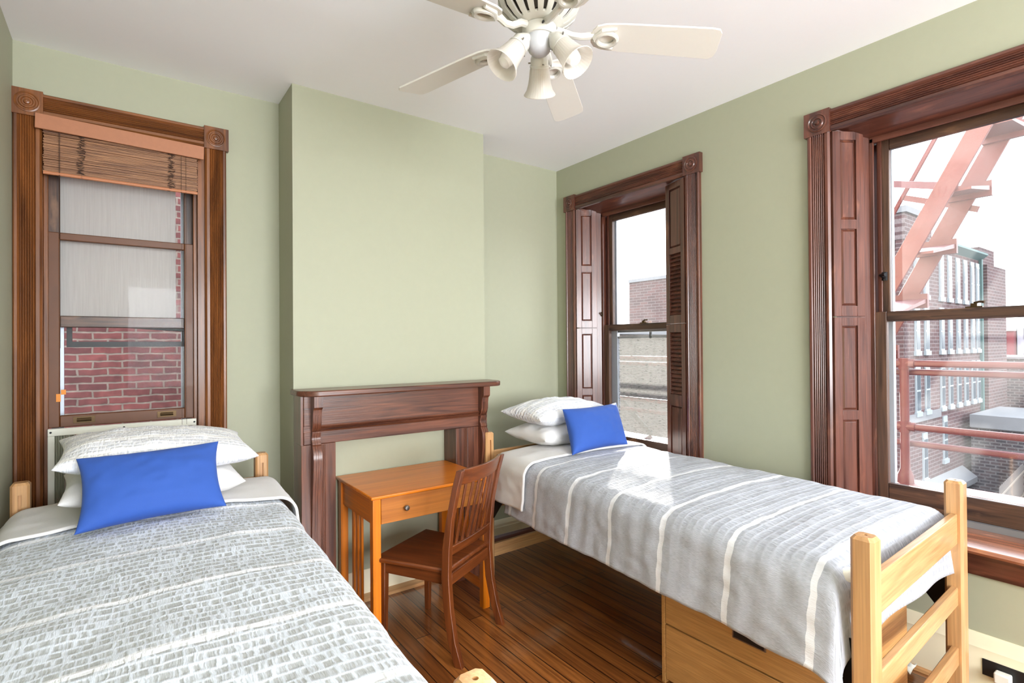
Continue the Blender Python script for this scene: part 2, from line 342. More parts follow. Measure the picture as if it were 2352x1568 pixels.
GLASSD = glassy('hazy_dusty_window_glass', refl=.02, film=.010, dirt=.012)  # pale film puts the haze over the view into the dusty glass
GLASS0 = glassy('clear_window_glass', refl=.0015)
ALU = plain('storm_frame_aluminium', lin(196, 206, 218), .4, .3)
DARKF = plain('black_storm_frame', lin(34, 38, 40), .5)
STONE = plain('pale_limestone', lin(126, 126, 128), .9, var=.2, bscale=3)
SCREEN = meshcloth('dusty_insect_screen', (.11, .11, .105, 1), .5, streak='h', var=.40)
SHADE = meshcloth('grey_solar_shade', (.72, .72, .70, 1), .93, streak='z', var=.07)
CORD = plain('brown_cord', lin(60, 42, 34), .8)

# floor: narrow boards running along y
def floor_mat():
    m, t, b = mat('varnished_pine_floor')
    tcn = N(t, 'ShaderNodeTexCoord'); sp = N(t, 'ShaderNodeSeparateXYZ'); cb_ = N(t, 'ShaderNodeCombineXYZ')
    t.links.new(tcn.outputs['Object'], sp.inputs[0]); t.links.new(sp.outputs[1], cb_.inputs[0]); t.links.new(sp.outputs[0], cb_.inputs[1])
    br = N(t, 'ShaderNodeTexBrick'); br.inputs['Scale'].default_value = 1; br.inputs['Brick Width'].default_value = 2.6; br.inputs['Row Height'].default_value = .083
    br.inputs['Mortar Size'].default_value = .0026; br.inputs['Mortar Smooth'].default_value = .1; br.offset = .37
    br.inputs['Color1'].default_value = lin(172, 106, 50); br.inputs['Color2'].default_value = lin(126, 72, 32); br.inputs['Mortar'].default_value = lin(30, 14, 8)
    t.links.new(cb_.outputs[0], br.inputs['Vector'])
    mp = N(t, 'ShaderNodeMapping'); mp.inputs['Scale'].default_value = (34, 1.6, 1); t.links.new(tcn.outputs['Object'], mp.inputs[0])
    # shift grain per board
    fl = N(t, 'ShaderNodeMath', operation='DIVIDE'); fl.inputs[1].default_value = .083; t.links.new(sp.outputs[0], fl.inputs[0])
    f2 = N(t, 'ShaderNodeMath', operation='FLOOR'); t.links.new(fl.outputs[0], f2.inputs[0])
    cz = N(t, 'ShaderNodeCombineXYZ'); f3 = N(t, 'ShaderNodeMath', operation='MULTIPLY'); f3.inputs[1].default_value = 3.17; t.links.new(f2.outputs[0], f3.inputs[0]); t.links.new(f3.outputs[0], cz.inputs[1]); t.links.new(f3.outputs[0], cz.inputs[2])
    va = N(t, 'ShaderNodeVectorMath', operation='ADD'); t.links.new(mp.outputs[0], va.inputs[0]); t.links.new(cz.outputs[0], va.inputs[1])
    n1 = N(t, 'ShaderNodeTexNoise'); n1.inputs['Scale'].default_value = 1; n1.inputs['Detail'].default_value = 5; n1.inputs['Distortion'].default_value = 1.5; t.links.new(va.outputs[0], n1.inputs['Vector'])
    mr = N(t, 'ShaderNodeValToRGB'); mr.color_ramp.elements[0].position = .32; mr.color_ramp.elements[1].position = .62
    mr.color_ramp.elements[0].color = (.42, .34, .30, 1); mr.color_ramp.elements[1].color = (1.0, 1.0, 1.0, 1); t.links.new(n1.outputs['Fac'], mr.inputs[0])
    mx = N(t, 'ShaderNodeMixRGB', blend_type='MULTIPLY'); mx.inputs[0].default_value = 1; t.links.new(br.outputs['Color'], mx.inputs[1]); t.links.new(mr.outputs[0], mx.inputs[2])
    t.links.new(mx.outputs[0], b.inputs['Base Color']); b.inputs['Roughness'].default_value = .34; b.inputs['Coat Weight'].default_value = .9; b.inputs['Coat Roughness'].default_value = .08
    bp = N(t, 'ShaderNodeBump'); bp.inputs['Strength'].default_value = .25; bp.inputs['Distance'].default_value = .002; bp.invert = True
    t.links.new(br.outputs['Fac'], bp.inputs['Height']); t.links.new(bp.outputs[0], b.inputs['Normal']); return m
FLOOR = floor_mat()

# ------------------------------------------------------------------ room shell
XL, XR, YB, YR, H = -.44, 3.073, 3.553, -3.2, 3.067
T = .34                                        # wall thickness
struct(obj('floor', MB().box(XL-.1, XR+.1, YR-.1, YB+.1, -.12, 0), FLOOR, smooth=0))
struct(obj('ceiling', MB().box(XL-.3, XR+T, YR-.3, YB+.3, H, H+.15), CEIL, smooth=0))
struct(obj('wall_left', MB().box(XL-.3, XL, YR-.3, YB+.4, 0, H), WALL, smooth=0))
W2C, W3C, W1C = 2.76, .765, .026               # window centres
RO, OT, SILL = .53, 2.70, .64                  # half opening, opening top, sill height
b = MB()
for y0, y1 in ((YR-.3, W3C-RO), (W3C+RO, W2C-RO), (W2C+RO, YB+.3)): b.box(XR, XR+T, y0, y1, 0, H)
for c in (W2C, W3C): b.box(XR, XR+T, c-RO, c+RO, 0, SILL).box(XR, XR+T, c-RO, c+RO, OT, H)
struct(obj('wall_right', b, WALL, smooth=0))
R1, S1 = .36, .72
b = MB().box(XL, W1C-R1, YB, YB+.26, 0, H).box(W1C+R1, XR, YB, YB+.26, 0, H).box(W1C-R1, W1C+R1, YB, YB+.26, 0, S1).box(W1C-R1, W1C+R1, YB, YB+.26, 2.72, H)
struct(obj('wall_back', b, WALL, smooth=0))
CX0, CX1, CY = .787, 2.098, 3.225              # chimney breast
struct(obj('wall_chimney', MB().box(CX0, CX1, CY, YB, 0, H), WALL, smooth=0))
b = MB().box(XL-.3, -.0, YR-.2, YR, 0, H).box(2.7, XR+T, YR-.2, YR, 0, H).box(0, 2.7, YR-.2, YR, 0, .75).box(0, 2.7, YR-.2, YR, 2.75, H)
struct(obj('wall_rear', b, WALL, smooth=0))
r = sroot('added_rear_window', (1.35, YR, 1.75))  # unseen window, added to go with the rear fill lamp
b = MB()
for x in (0, .87, 1.77, 2.64): b.box(x, x+.06, YR-.12, YR-.04, .75, 2.75)
b.box(0, 2.7, YR-.12, YR-.04, .75, .82).box(0, 2.7, YR-.12, YR-.04, 2.68, 2.75)
obj('window_frame', b, DW['z'], r)
obj('glass_pane', MB().box(.03, 2.67, YR-.09, YR-.085, .78, 2.72), GLASS, r, smooth=0)
# baseboards
def base_profile(t, h): return [(0, 0), (t, 0), (t, h*.62), (t*.85, h*.66), (t*.85, h*.78), (t*.6, h*.84), (t*.35, h*.97), (t*.2, h), (0, h)]
struct(obj('baseboard_right', MB().prism(base_profile(.03, .26), lambda p, q, t: (XR-p, t, q), YR, YB), CREAM, smooth=25))
struct(obj('trim_1', MB().prism([(0, 0), (.018, 0), (.014, .012), (0, .018)], lambda p, q, t: (XR-.03-p, t, q), YR, YB), OAK['y']))
struct(obj('baseboard_back', MB().prism(base_profile(.02, .15), lambda p, q, t: (t, YB-p, q), XL, XR), CREAM, smooth=25))
struct(obj('trim_2', MB().prism([(0, 0), (.022, 0), (.018, .02), (0, .035)], lambda p, q, t: (t, YB-.02-p, q), XL, XR-.03), DW['x']))
struct(obj('baseboard_chimney', MB().prism(base_profile(.018, .17), lambda p, q, t: (t, CY-p, q), .97, 1.76), CREAM, smooth=25))
struct(obj('trim_3', MB().prism([(0, 0), (.05, 0), (.05, .02), (.02, .03), (0, .03)], lambda p, q, t: (t, CY-.018-p, q), .97, 1.76), OAK['x']))
struct(obj('baseboard_left', MB().prism(base_profile(.02, .2), lambda p, q, t: (XL+p, t, q), YR, YB), CREAM, smooth=25))

# ------------------------------------------------------------------ windows
def casing_profile(w, t):                      # reeded face
    pts = [(0, 0), (0, t*.8), (.006, t), (.016, t), (.02, t*.75)]
    n = 6; x0, x1 = .024, w-.03
    for i in range(n):
        a = x0+(x1-x0)*i/n; d = (x1-x0)/n
        pts += [(a, t*.62), (a+d*.25, t*.8), (a+d*.5, t*.86), (a+d*.75, t*.8)]
    pts += [(w-.03, t*.62), (w-.024, t*.95), (w-.01, t*.95), (w, t*.6), (w, 0)]
    return pts
def rosette(b, F, u, z, s, w0):                # turned bull's-eye on a corner block; F(u,w,z)
    prof = [(.05, 0), (.05, .004), (.044, .006), (.040, .002), (.034, .002), (.030, .007), (.024, .007), (.020, .002), (.014, .002), (.011, .009), (.004, .011), (0, .009)]
    n = 28; rings = []
    for rr, hh in prof:
        rings.append([b.bm.verts.new(F(u+rr*s*math.cos(2*PI*k/n), w0-hh, z+rr*s*math.sin(2*PI*k/n))) for k in range(n)] if rr > 0 else [b.bm.verts.new(F(u, w0-hh, z))]*n)
    for A, B_ in zip(rings, rings[1:]):
        for k in range(n):
            q = []
            for v in (A[k], A[(k+1) % n], B_[(k+1) % n], B_[k]):
                if v not in q: q.append(v)
            b.face(q)
def fbox(b, F, u0, u1, w0, w1, z0, z1):
    return b.hexa([F(u0, w0, z0), F(u1, w0, z0), F(u1, w1, z0), F(u0, w1, z0)], [F(u0, w0, z1), F(u1, w0, z1), F(u1, w1, z1), F(u0, w1, z1)])
def casings(root, F, a, cw, top, bot, mats, blk=.128, t=.028):
    """side casings at |u| from a-cw to a, head between blocks"""
    for s in (-1, 1):
        o = obj('side_casing', MB().prism(casing_profile(cw, t), lambda p, q, z: F(s*(a-p), -q, z), bot, top-blk), mats['z'], root, smooth=40)
        b = MB(); fbox(b, F, s*(a-cw-.004), s*(a+.012), -.034, 0, top-blk, top)
        rosette(b, F, s*(a-cw/2), top-blk/2, 1.0, -.034)
        obj('corner_block', b, mats['z'], root, smooth=40)
    hp = casing_profile(cw, t)
    along = 'x' if abs(F(1, 0, 0)[0]-F(0, 0, 0)[0]) > .5 else 'y'
    obj('head_casing', MB().prism(hp, lambda p, q, u: F(u, -q, top-.008-p), -(a-cw), a-cw), mats[along], root, smooth=40)
def sash(root, F, hw, st, z0, z1, w0, w1, mats, botr, topr, glass, name, extra=None):
    along = 'x' if abs(F(1, 0, 0)[0]-F(0, 0, 0)[0]) > .5 else 'y'
    b = MB()
    for s in (-1, 1): fbox(b, F, min(s*hw, s*(hw-st)), max(s*hw, s*(hw-st)), w0, w1, z0, z1)
    o = obj(name, b, mats['z'], root, bevel=.004)
    b = MB(); fbox(b, F, -(hw-st), hw-st, w0, w1, z0, z0+botr); obj('bottom_rail', b, mats[along], o, bevel=.004)
    b = MB(); fbox(b, F, -(hw-st), hw-st, w0, w1, z1-topr, z1); obj('top_rail', b, mats[along], o, bevel=.004)
    b = MB(); m_ = (w0+w1)/2; fbox(b, F, -(hw-st), hw-st, m_-.002, m_+.002, z0+botr-.003, z1-topr+.003); obj('glass_pane', b, glass, o, smooth=0)
    return o
def sash_lock(root, F, u, z, w):
    b = MB(); fbox(b, F, u-.032, u+.032, w, w+.022, z, z+.006); fbox(b, F, u-.012, u+.012, w+.002, w+.02, z+.006, z+.02)
    c = Vector(F(u, w+.01, z+.022)); e_ = Vector(F(u+.04, w+.0, z+.024)); b.tube([c, (c+e_)/2+Vector((0, 0, .004)), e_], [.006, .005, .007], 8)
    obj('sash_lock', b, BRASS, root)
def shutter_leaf(root, p, q, z0, z1, mats, panels, louver=None, name='shutter', side=1, t=.022):
    """leaf from plan point p to q, panels=[(za,zb,kind)]; face towards side*normal"""
    p, q = Vector(p), Vector(q); d = (q-p); wd = d.length; d.normalize(); n = Vector((-d.y, d.x))*side
    def G(u, v, z): return (p.x+d.x*u+n.x*v, p.y+d.y*u+n.y*v, z)
    def gb(b, u0, u1, v0, v1, za, zb): return b.hexa([G(u0, v0, za), G(u1, v0, za), G(u1, v1, za), G(u0, v1, za)], [G(u0, v0, zb), G(u1, v0, zb), G(u1, v1, zb), G(u0, v1, zb)])
    b = MB(); stw = .042
    gb(b, 0, stw, -t, 0, z0, z1); gb(b, wd-stw, wd, -t, 0, z0, z1)
    edges = [z0]+[v for pn in panels for v in pn[:2]]+[z1]
    for i in range(0, len(edges), 2): gb(b, stw, wd-stw, -t, 0, edges[i], edges[i+1])
    leaf = obj(name, b, mats['z'], root, bevel=.0015)
    for za, zb, kind in panels:
        b = MB()
        if kind == 'louver':
            k = int((zb-za)/.028)
            for i in range(k):
                z = za+(i+.5)*(zb-za)/k
                b.hexa([G(stw, -.004, z-.012), G(wd-stw, -.004, z-.012), G(wd-stw, -.018, z+.006), G(stw, -.018, z+.006)],
                       [G(stw, -.001, z-.008), G(wd-stw, -.001, z-.008), G(wd-stw, -.015, z+.012), G(stw, -.015, z+.012)])
            gb(b, stw, wd-stw, -t+.001, -t+.003, za, zb)
            obj('louver_panel', b, mats['x'], leaf)
        else:
            gb(b, stw, wd-stw, -.018, -.012, za, zb)
            i_ = .014
            lo = [G(stw+.003, -.012, za+.003), G(wd-stw-.003, -.012, za+.003), G(wd-stw-.003, -.012, zb-.003), G(stw+.003, -.012, zb-.003)]
            hi = [G(stw+i_, -.003, za+i_), G(wd-stw-i_, -.003, za+i_), G(wd-stw-i_, -.003, zb-i_), G(stw+i_, -.003, zb-i_)]
            b.hexa(lo, hi); obj('raised_panel', b, mats['z'], leaf, smooth=20)
    return leaf, G
# -- the two street windows in the right wall
def street_window(name, yc, nose, lockz, screen):
    F = lambda u, w, z: (XR+w, yc-u, z)
    root = sroot(name, (XR, yc, 0))
    casings(root, F, .655, .115, 2.803, .64, DW)
    # splayed jambs, soffit, stops
    for s in (-1, 1):
        b = MB(); b.prism([(.54, 0), (.425, .17), (.425, .30), (.56, .30), (.56, 0)], lambda p, q, z: F(s*p, q, z), .64, 2.70); obj('jamb', b, DW['z'], root)
        b = MB(); fbox(b, F, min(s*.405, s*.428), max(s*.405, s*.428), .168, .182, .68, 2.64); fbox(b, F, min(s*.385, s*.406), max(s*.385, s*.406), .215, .226, .68, 2.64)
        obj('stop_bead', b, DW['z'], root, bevel=.003)
    b = MB(); b.prism([(2.70, 0), (2.645, .17), (2.645, .30), (2.72, .30), (2.72, 0)], lambda p, q, u: F(u, q, p), -.56, .56); obj('soffit', b, DW['y'], root)
    b = MB(); fbox(b, F, -.425, .425, .168, .182, 2.615, 2.648); obj('head_stop', b, DW['y'], root, bevel=.003)
    # stool (inner sill), apron
    so = XR-nose
    b = MB(); b.prism([(-so, .628), (-so-.008, .640), (-so, .655), (.0, .668), (.16, .672), (.16, .628)], lambda p, q, u: F(u, p, q), -.70, .70); obj('stool', b, STOOL, root, smooth=40)
    b = MB(); b.prism([(0, .628), (-.030, .628), (-.034, .60), (-.026, .575), (-.026, .545), (-.018, .53), (-.014, .515), (0, .515)], lambda p, q, u: F(u, p, q), -.655, .655); obj('apron', b, DW['y'], root, smooth=40)
    b = MB(); fbox(b, F, -.43, .43, .16, .34, .60, .70); b.prism([(.30, .69), (.40, .66), (.40, .60), (.30, .60)], lambda p, q, u: F(u, p, q), -.5, .5); obj('outer_sill', b, STONE, root)
    sash(root, F, .405, .052, 1.66, 2.632, .226, .256, SASHD, .045, .055, GLASSD, 'upper_sash')
    sash(root, F, .413, .056, .70, 1.712, .183, .215, SASHD, .11, .048, GLASSD, 'lower_sash')
    sash_lock(root, F, .0, lockz, .186)
    # storm window frame outside
    b = MB()
    for s in (-1, 1): fbox(b, F, min(s*.36, s*.425), max(s*.36, s*.425), .285, .315, .70, 2.64)
    fbox(b, F, -.42, .42, .285, .315, 2.60, 2.64); fbox(b, F, -.42, .42, .285, .315, .70, .73)
    obj('storm_frame', b, ALU, root, bevel=.002)
    if screen:
        b = MB(); fbox(b, F, -.36, .36, .298, .300, .73, 1.60); obj('insect_screen', b, SCREEN, root, smooth=0)
        b = MB(); fbox(b, F, -.36, .36, .29, .31, 1.60, 1.615); fbox(b, F, -.36, .36, .29, .31, 1.648, 1.662)
        for u in (-.02,): fbox(b, F, u-.006, u+.006, .292, .308, 1.61, 1.65)
        obj('screen_bar', b, DARKF, root)
    return root, F
w2, F2 = street_window('window_2', W2C, 3.045, 1.712, True)
w3, F3 = street_window('window_3', W3C, 2.985, 1.712, False)
LP = [(1.72, 2.12, 'p'), (2.19, 2.62, 'p')]
for root, yc in ((w2, W2C), (w3, W3C)):
    P0, P1 = (XR-.022, yc+.525), (XR+.125, yc+.435)
    shutter_leaf(root, P0, P1, 1.69, 2.675, DW, [(1.745, 2.155, 'p'), (2.205, 2.63, 'p')], side=-1, name='shutter')
    shutter_leaf(root, P0, P1, .675, 1.684, DW, [(.72, .92, 'p'), (.96, 1.13, 'p'), (1.18, 1.64, 'p')] if yc == W2C else [(.72, 1.14, 'p'), (1.19, 1.64, 'p')], side=-1, name='shutter')
# right shutters: W2's folds out into view
Q0, Q1 = (XR-.018, W2C-.532), (XR+.05, W2C-.328)
shutter_leaf(w2, Q0, Q1, 1.69, 2.672, DW, [(1.75, 2.175, 'louver'), (2.22, 2.63, 'p')], side=1)
shutter_leaf(w2, Q0, Q1, .675, 1.684, DW, [(.72, 1.12, 'p'), (1.20, 1.63, 'louver')], side=1)
Q0, Q1 = (XR-.022, W3C-.525), (XR+.125, W3C-.435)
shutter_leaf(w3, Q0, Q1, 1.69, 2.675, DW, [(1.745, 2.155, 'p'), (2.205, 2.63, 'p')], side=1)
shutter_leaf(w3, Q0, Q1, .675, 1.684, DW, [(.72, 1.14, 'p'), (1.19, 1.64, 'p')], side=1)
# latch on the left stile of W3 and W2
b = MB().tube([(XR+.222, W3C+.378, 1.90), (XR+.17, W3C+.378, 1.905), (XR+.155, W3C+.35, 1.905)], [.012, .007, .009], 8); b.tube([(XR+.225, W3C+.378, 1.88), (XR+.225, W3C+.378, 1.925)], .014, 8); obj('sash_latch', b, BLK, w3)
b = MB().tube([(XR+.165, W2C+.415, 1.79), (XR+.15, W2C+.40, 1.80), (XR+.14, W2C+.395, 1.815)], [.008, .006, .01], 8); obj('sash_latch', b, BRASS, w2)
# -- W1 in the back wall
F1 = lambda u, w, z: (W1C+u, YB+w, z)
F1s = lambda u, w, z: (W1C-.018+u, YB+w, z)
w1 = sroot('window_1', (W1C, YB, 0))
casings(w1, F1, .464, .11, 2.828, .70, GW)
for s in (-1, 1):
    b = MB(); fbox(b, F1s, min(s*.338, s*.372), max(s*.338, s*.372), -.002, .25, .70, 2.75); obj('jamb', b, GW['z'], w1)
    b = MB(); fbox(b, F1s, min(s*.318, s*.338), max(s*.318, s*.338), .03, .045, .72, 2.70); fbox(b, F1s, min(s*.326, s*.338), max(s*.326, s*.338), .084, .092, .72, 2.70); obj('stop_bead', b, GW['z'], w1, bevel=.003)
b = MB(); fbox(b, F1, -.36, .36, -.002, .25, 2.70, 2.74); obj('soffit', b, GW['x'], w1)
b = MB(); fbox(b, F1, -.50, .50, -.06, .25, .70, .73); fbox(b, F1, -.464, .464, -.02, 0, .60, .70); obj('stool', b, GW['x'], w1, bevel=.006)
sash(w1, F1s, .334, .056, 1.66, 2.70, .092, .122, SASHD, .06, .055, GLASS0, 'upper_sash')
lo = sash(w1, F1s, .336, .060, 1.142, 2.148, .048, .082, SASH, .060, .038, GLASS0, 'lower_sash')
for u in (-.195, .17):
    b = MB(); fbox(b, F1, u-.045, u+.045, .043, .048, 1.158, 1.192); b.tube([F1(u-.03, .042, 1.175), F1(u+.03, .042, 1.175)], .009, 8); obj('sash_lift', b, BRASS, lo)
b = MB()
for s in (-1, 1): fbox(b, F1s, min(s*.268, s*.32), max(s*.268, s*.32), .175, .20, .75, 2.70)
obj('storm_frame', b, ALU, w1)
b = MB(); fbox(b, F1, -.275, .275, .172, .198, 1.665, 1.69); fbox(b, F1, -.275, .275, .172, .198, 1.555, 1.585); fbox(b, F1, -.275, -.252, .172, .198, 1.585, 1.665); fbox(b, F1, .252, .275, .172, .198, 1.585, 1.665); obj('storm_meeting_rail', b, DARKF, w1)
b = MB(); fbox(b, F1, -.290, -.270, .058, .062, 1.31, 1.335); fbox(b, F1, -.308, -.290, .042, .048, 1.275, 1.315); obj('adhesive_tab', b, plain('orange_tape', lin(226, 138, 34), .5), w1)
# roller shade between sash and storm
sh = thing('roller_shade', 'sheer grey woven shade drawn halfway behind the glass of the left window', 'shade', (W1C, YB+.15, 1.7))
b = MB(); b.hexa([F1(-.31, .148, 1.70), F1(.222, .148, 1.675), F1(.222, .1495, 1.675), F1(-.31, .1495, 1.70)], [F1(-.31, .148, 2.69), F1(.222, .148, 2.69), F1(.222, .1495, 2.69), F1(-.31, .1495, 2.69)]); obj('shade_cloth', b, SHADE, sh, smooth=0)
b = MB().tube([F1(-.31, .148, 1.695), F1(.26, .148, 1.655)], .014, 10); obj('hem_bar', b, DARKF, sh)
# bamboo blind
bb = thing('bamboo_blind', 'raised brown bamboo blind with a wooden valance at the top of the left window', 'blind', (W1C, YB-.04, 2.66))
b = MB().beam((-.352, 3.493, 2.672), (.372, 3.493, 2.655), .012, .074); obj('valance', b, plain('tan_valance', lin(178, 118, 84), .5, var=.15), bb, bevel=.002)
b = MB().box(-.335, .355, 3.50, 3.535, 2.655, 2.69); obj('head_rail', b, BLKP, bb)
SL = wood('bamboo', lin(178, 128, 88), lin(112, 72, 46), 'x', .5, .05, 3.0)
b = MB(); rr = random.Random(3)
for i in range(46):
    z = 2.432+i*.0046; x0, x1 = -.322+rr.uniform(-.003, .003), .340+rr.uniform(-.003, .003)
    y = 3.512+rr.uniform(-.005, .005)+(.006 if i % 5 == 0 else 0)
    b.beam((x0, y, z+rr.uniform(-.001, .001)), (x1, y, z+rr.uniform(-.001, .001)), .010, .0038)
obj('slat_stack', b, SL, bb)['kind'] = 'stuff'
b = MB().tube([(-.322, 3.504, 2.424), (.340, 3.504, 2.424)], .0085, 10); obj('bottom_batten', b, plain('batten', lin(190, 124, 86), .45), bb)
for x in (-.175, .215):
    b = MB(); rr = random.Random(int(x*1000))
    for k in range(26):
        z = 2.42+k*.009; pts = [(x+rr.uniform(-.02, .02), 3.500+rr.uniform(-.004, .002), z+rr.uniform(-.006, .006)) for _ in range(5)]; b.tube(pts, .0011, 4)
    obj('lift_tape', b, CORD, bb)
b = MB()
for x, zb in ((-.258, 1.55), (-.262, 2.10), (.262, 1.12), (.284, 1.12)): b.tube([(x, 3.497, 2.64), (x, 3.498, zb)], .0009, 5)
obj('pull_cord', b, CORD, bb)
# air conditioner in W1
ac = thing('air_conditioner', 'white window air conditioner under the raised sash behind the pillows', 'air conditioner', (W1C, YB, .73))
ACM = plain('off_white_plastic', lin(226, 226, 214), .45); ACD = plain('pale_grey_pleats', lin(176, 178, 160), .6)
b = MB().box(-.312, .336, 3.555, 3.575, 1.105, 1.142).box(-.312, -.285, 3.555, 3.575, .735, 1.105).box(.315, .336, 3.555, 3.575, .735, 1.105); obj('mounting_frame', b, ACM, ac, bevel=.002)
for x0, x1 in ((-.285, -.205), (.262, .315)):
    b = MB(); n = int((x1-x0)/.009)
    for i in range(n): xa = x0+i*(x1-x0)/n; b.hexa([(xa, 3.575, .735), (xa+.0045, 3.565, .735), (xa+.009, 3.575, .735), (xa+.0045, 3.58, .735)], [(xa, 3.575, 1.105), (xa+.0045, 3.565, 1.105), (xa+.009, 3.575, 1.105), (xa+.0045, 3.58, 1.105)])
    obj('accordion_panel', b, ACD, ac, smooth=0)
obj('case', MB().box(-.205, .262, 3.47, 3.80, .74, 1.10), ACM, ac, bevel=.008)
b = MB()
for i in range(10): b.box(-.17, .225, 3.466, 3.472, .80+i*.022, .806+i*.022)
b.box(.10, .24, 3.466, 3.472, 1.07, 1.078); obj('grille', b, BLKP, ac)
for x in (-.30, .0, .326): obj('screw', MB().tube([(x, 3.556, 1.124), (x, 3.552, 1.124)], .005, 8), BLK, ac)

# ------------------------------------------------------------------ mantel
mt = thing('fireplace_mantel', 'dark carved oak fireplace mantel against the chimney breast behind the desk', 'mantel', (1.4, CY, 0))
g = .004
b = MB(); sh_ = []
xl, xr_, yf, yb, rc = .768, 2.115, 2.985, CY-g, .09
for cx_, a0, a1 in ((xl+rc*1.3, PI, 1.5*PI), (xr_-rc, 1.5*PI, 2*PI)):
    rx = rc*1.3 if cx_ < 1.4 else rc
    sh_ += [(cx_+rx*math.cos(a0+(a1-a0)*k/10), yf+rc*1.3+rc*1.3*math.sin(a0+(a1-a0)*k/10)) for k in range(11)]
sh_ += [(xr_, yb), (xl, yb)]
b.prism(sh_, lambda p, q, t: (p, q, t), 1.274, 1.306); obj('shelf', b, MW['x'], mt, bevel=.006)
BF = 3.06                                       # body front
obj('frieze', MB().box(.80, 2.005, BF, CY-g, 1.105, 1.274), MW['x'], mt, bevel=.003)
obj('lintel', MB().box(.80, 2.005, BF, CY-g, 1.005, 1.075), MW['x'], mt, bevel=.003)
b = MB().prism([(0, 1.075), (.012, 1.075), (.016, 1.082), (.006, 1.086), (.010, 1.092), (.020, 1.098), (.008, 1.104), (.004, 1.110), (0, 1.110)], lambda p, q, t: (t, BF-p, q), .84, 1.965); b.box(.80, 2.005, BF, CY-g, 1.074, 1.106)
obj('moulding', b, MW['x'], mt, smooth=20)
for x0, x1 in ((.787, .975), (1.762, 2.005)):
    b = MB().box(x0, x1, BF, CY-g, 0, 1.004)
    for k in range(4):
        xg = (x1-.085+k*.008) if x0 < 1 else (x0+.06+k*.008)
        b.box(xg, xg+.004, BF-.004, BF, .0, 1.0)
    obj('pilaster', b, MW['z'], mt, bevel=.002)
obj('return_board', MB().box(.787, .80, BF+.01, CY-g, 1.004, 1.274), MW['z'], mt)
corb = [(0, 1.274), (.070, 1.274), (.070, 1.215), (.052, 1.200), (.046, 1.17), (.044, 1.13), (.034, 1.10), (.018, 1.082), (.030, 1.078), (.030, 1.070), (.020, 1.05), (.020, 1.035), (.030, 1.02), (.034, 1.008), (.030, 1.0), (.040, .985), (.052, .96), (.056, .92), (.052, .86), (.040, .78), (.028, .68), (.020, .55), (.018, .40), (.018, 0), (0, 0)]
for x0, x1 in ((.838, .885), (1.935, 1.985)):
    b = MB().prism(corb, lambda p, q, t: (t, BF-p, q), x0, x1)
    inner = [(p-.0+(.004 if 0 < i < len(corb)-1 else 0), q) for i, (p, q) in enumerate(corb) if .0 <= q < 1.20]
    for k in (0, 1):
        xa = x0+.014+k*.012; b.prism([(0, 1.19)]+[(p+.003, q) for p, q in corb if q < 1.199 and p > 0 and q > .1]+[(0, .1)], lambda p, q, t: (t, BF-p, q), xa, xa+.005)
    obj('scroll_bracket', b, MW['z'], mt, smooth=35)

# ------------------------------------------------------------------ ceiling fan
FX, FY = 1.225, 1.505
fan = thing('ceiling_fan', 'white five-blade ceiling fan with three frosted glass lamps, hanging from the ceiling', 'ceiling fan', (FX, FY, 2.6))
FM = plain('cream_white_enamel', lin(206, 204, 196), .35, coat=.2)
obj('canopy', MB().lathe([(0, H-.001), (.07, H-.001), (.072, H-.03), (.05, H-.06), (.016, H-.07), (.016, 2.86), (0, 2.86)], (FX, FY, 0), 32), FM, fan)
o = obj('motor_housing', MB().lathe([(.060, 2.700), (.075, 2.703), (.105, 2.718), (.135, 2.745), (.150, 2.785), (.150, 2.83), (.13, 2.86), (.10, 2.875), (.10, 2.868), (.125, 2.853), (.143, 2.826), (.143, 2.788), (.129, 2.751), (.102, 2.725), (.074, 2.711), (.060, 2.708)], (FX, FY, 0), 72, close=True), FM, fan)
cb2 = MB()
for k in range(20):
    a = 2*PI*(k+.5)/20; d = Vector((math.cos(a), math.sin(a), 0)); e_ = Vector((-d.y, d.x, 0))
    ctr = Vector((0, 0, 2.6)); w0, w1_ = .005, .011
    lo_ = [d*.088-e_*w0, d*.088+e_*w0, d*.160+e_*w1_, d*.160-e_*w1_]
    cb2.hexa([p+Vector((0, 0, .102)) for p in lo_], [p+Vector((0, 0, .190)) for p in lo_])
for v in cb2.bm.verts: v.co.z += 0
for v in cb2.bm.verts: pass
# cutter is in fan-local space (fan origin z 2.6)
cut(o, cb2)
finish(o)
obj('motor', MB().lathe([(0, 2.715), (.09, 2.722), (.125, 2.76), (.13, 2.84), (.09, 2.86), (0, 2.86)], (FX, FY, 0), 32), plain('dark_motor', lin(60, 55, 52), .6), fan)
obj('switch_housing', MB().lathe([(0, 2.708), (.058, 2.708), (.060, 2.70), (.063, 2.698), (.063, 2.674), (.058, 2.664), (0, 2.664)], (FX, FY, 0), 36), FM, fan)
b = MB().tube([(FX-.03, FY-.056, 2.684), (FX-.033, FY-.064, 2.684)], .004, 8); obj('switch', b, BLKP, fan)
obj('light_fitter', MB().lathe([(.05, 2.668), (.052, 2.655), (.047, 2.635), (.040, 2.618), (.030, 2.607), (.015, 2.602), (0, 2.601)], (FX, FY, 0), 32), plain('white_fitter', lin(190, 192, 197), .4), fan)
GLS = bpy.data.materials.new('frosted_ribbed_glass'); GLS.use_nodes = True; t = GLS.node_tree; bs = t.nodes['Principled BSDF']
bs.inputs['Base Color'].default_value = lin(240, 236, 230); bs.inputs['Roughness'].default_value = .35
_o = t.nodes['Material Output']; tl = N(t, 'ShaderNodeBsdfTranslucent'); tl.inputs[0].default_value = lin(240, 236, 230); ms = N(t, 'ShaderNodeMixShader'); ms.inputs[0].default_value = .45
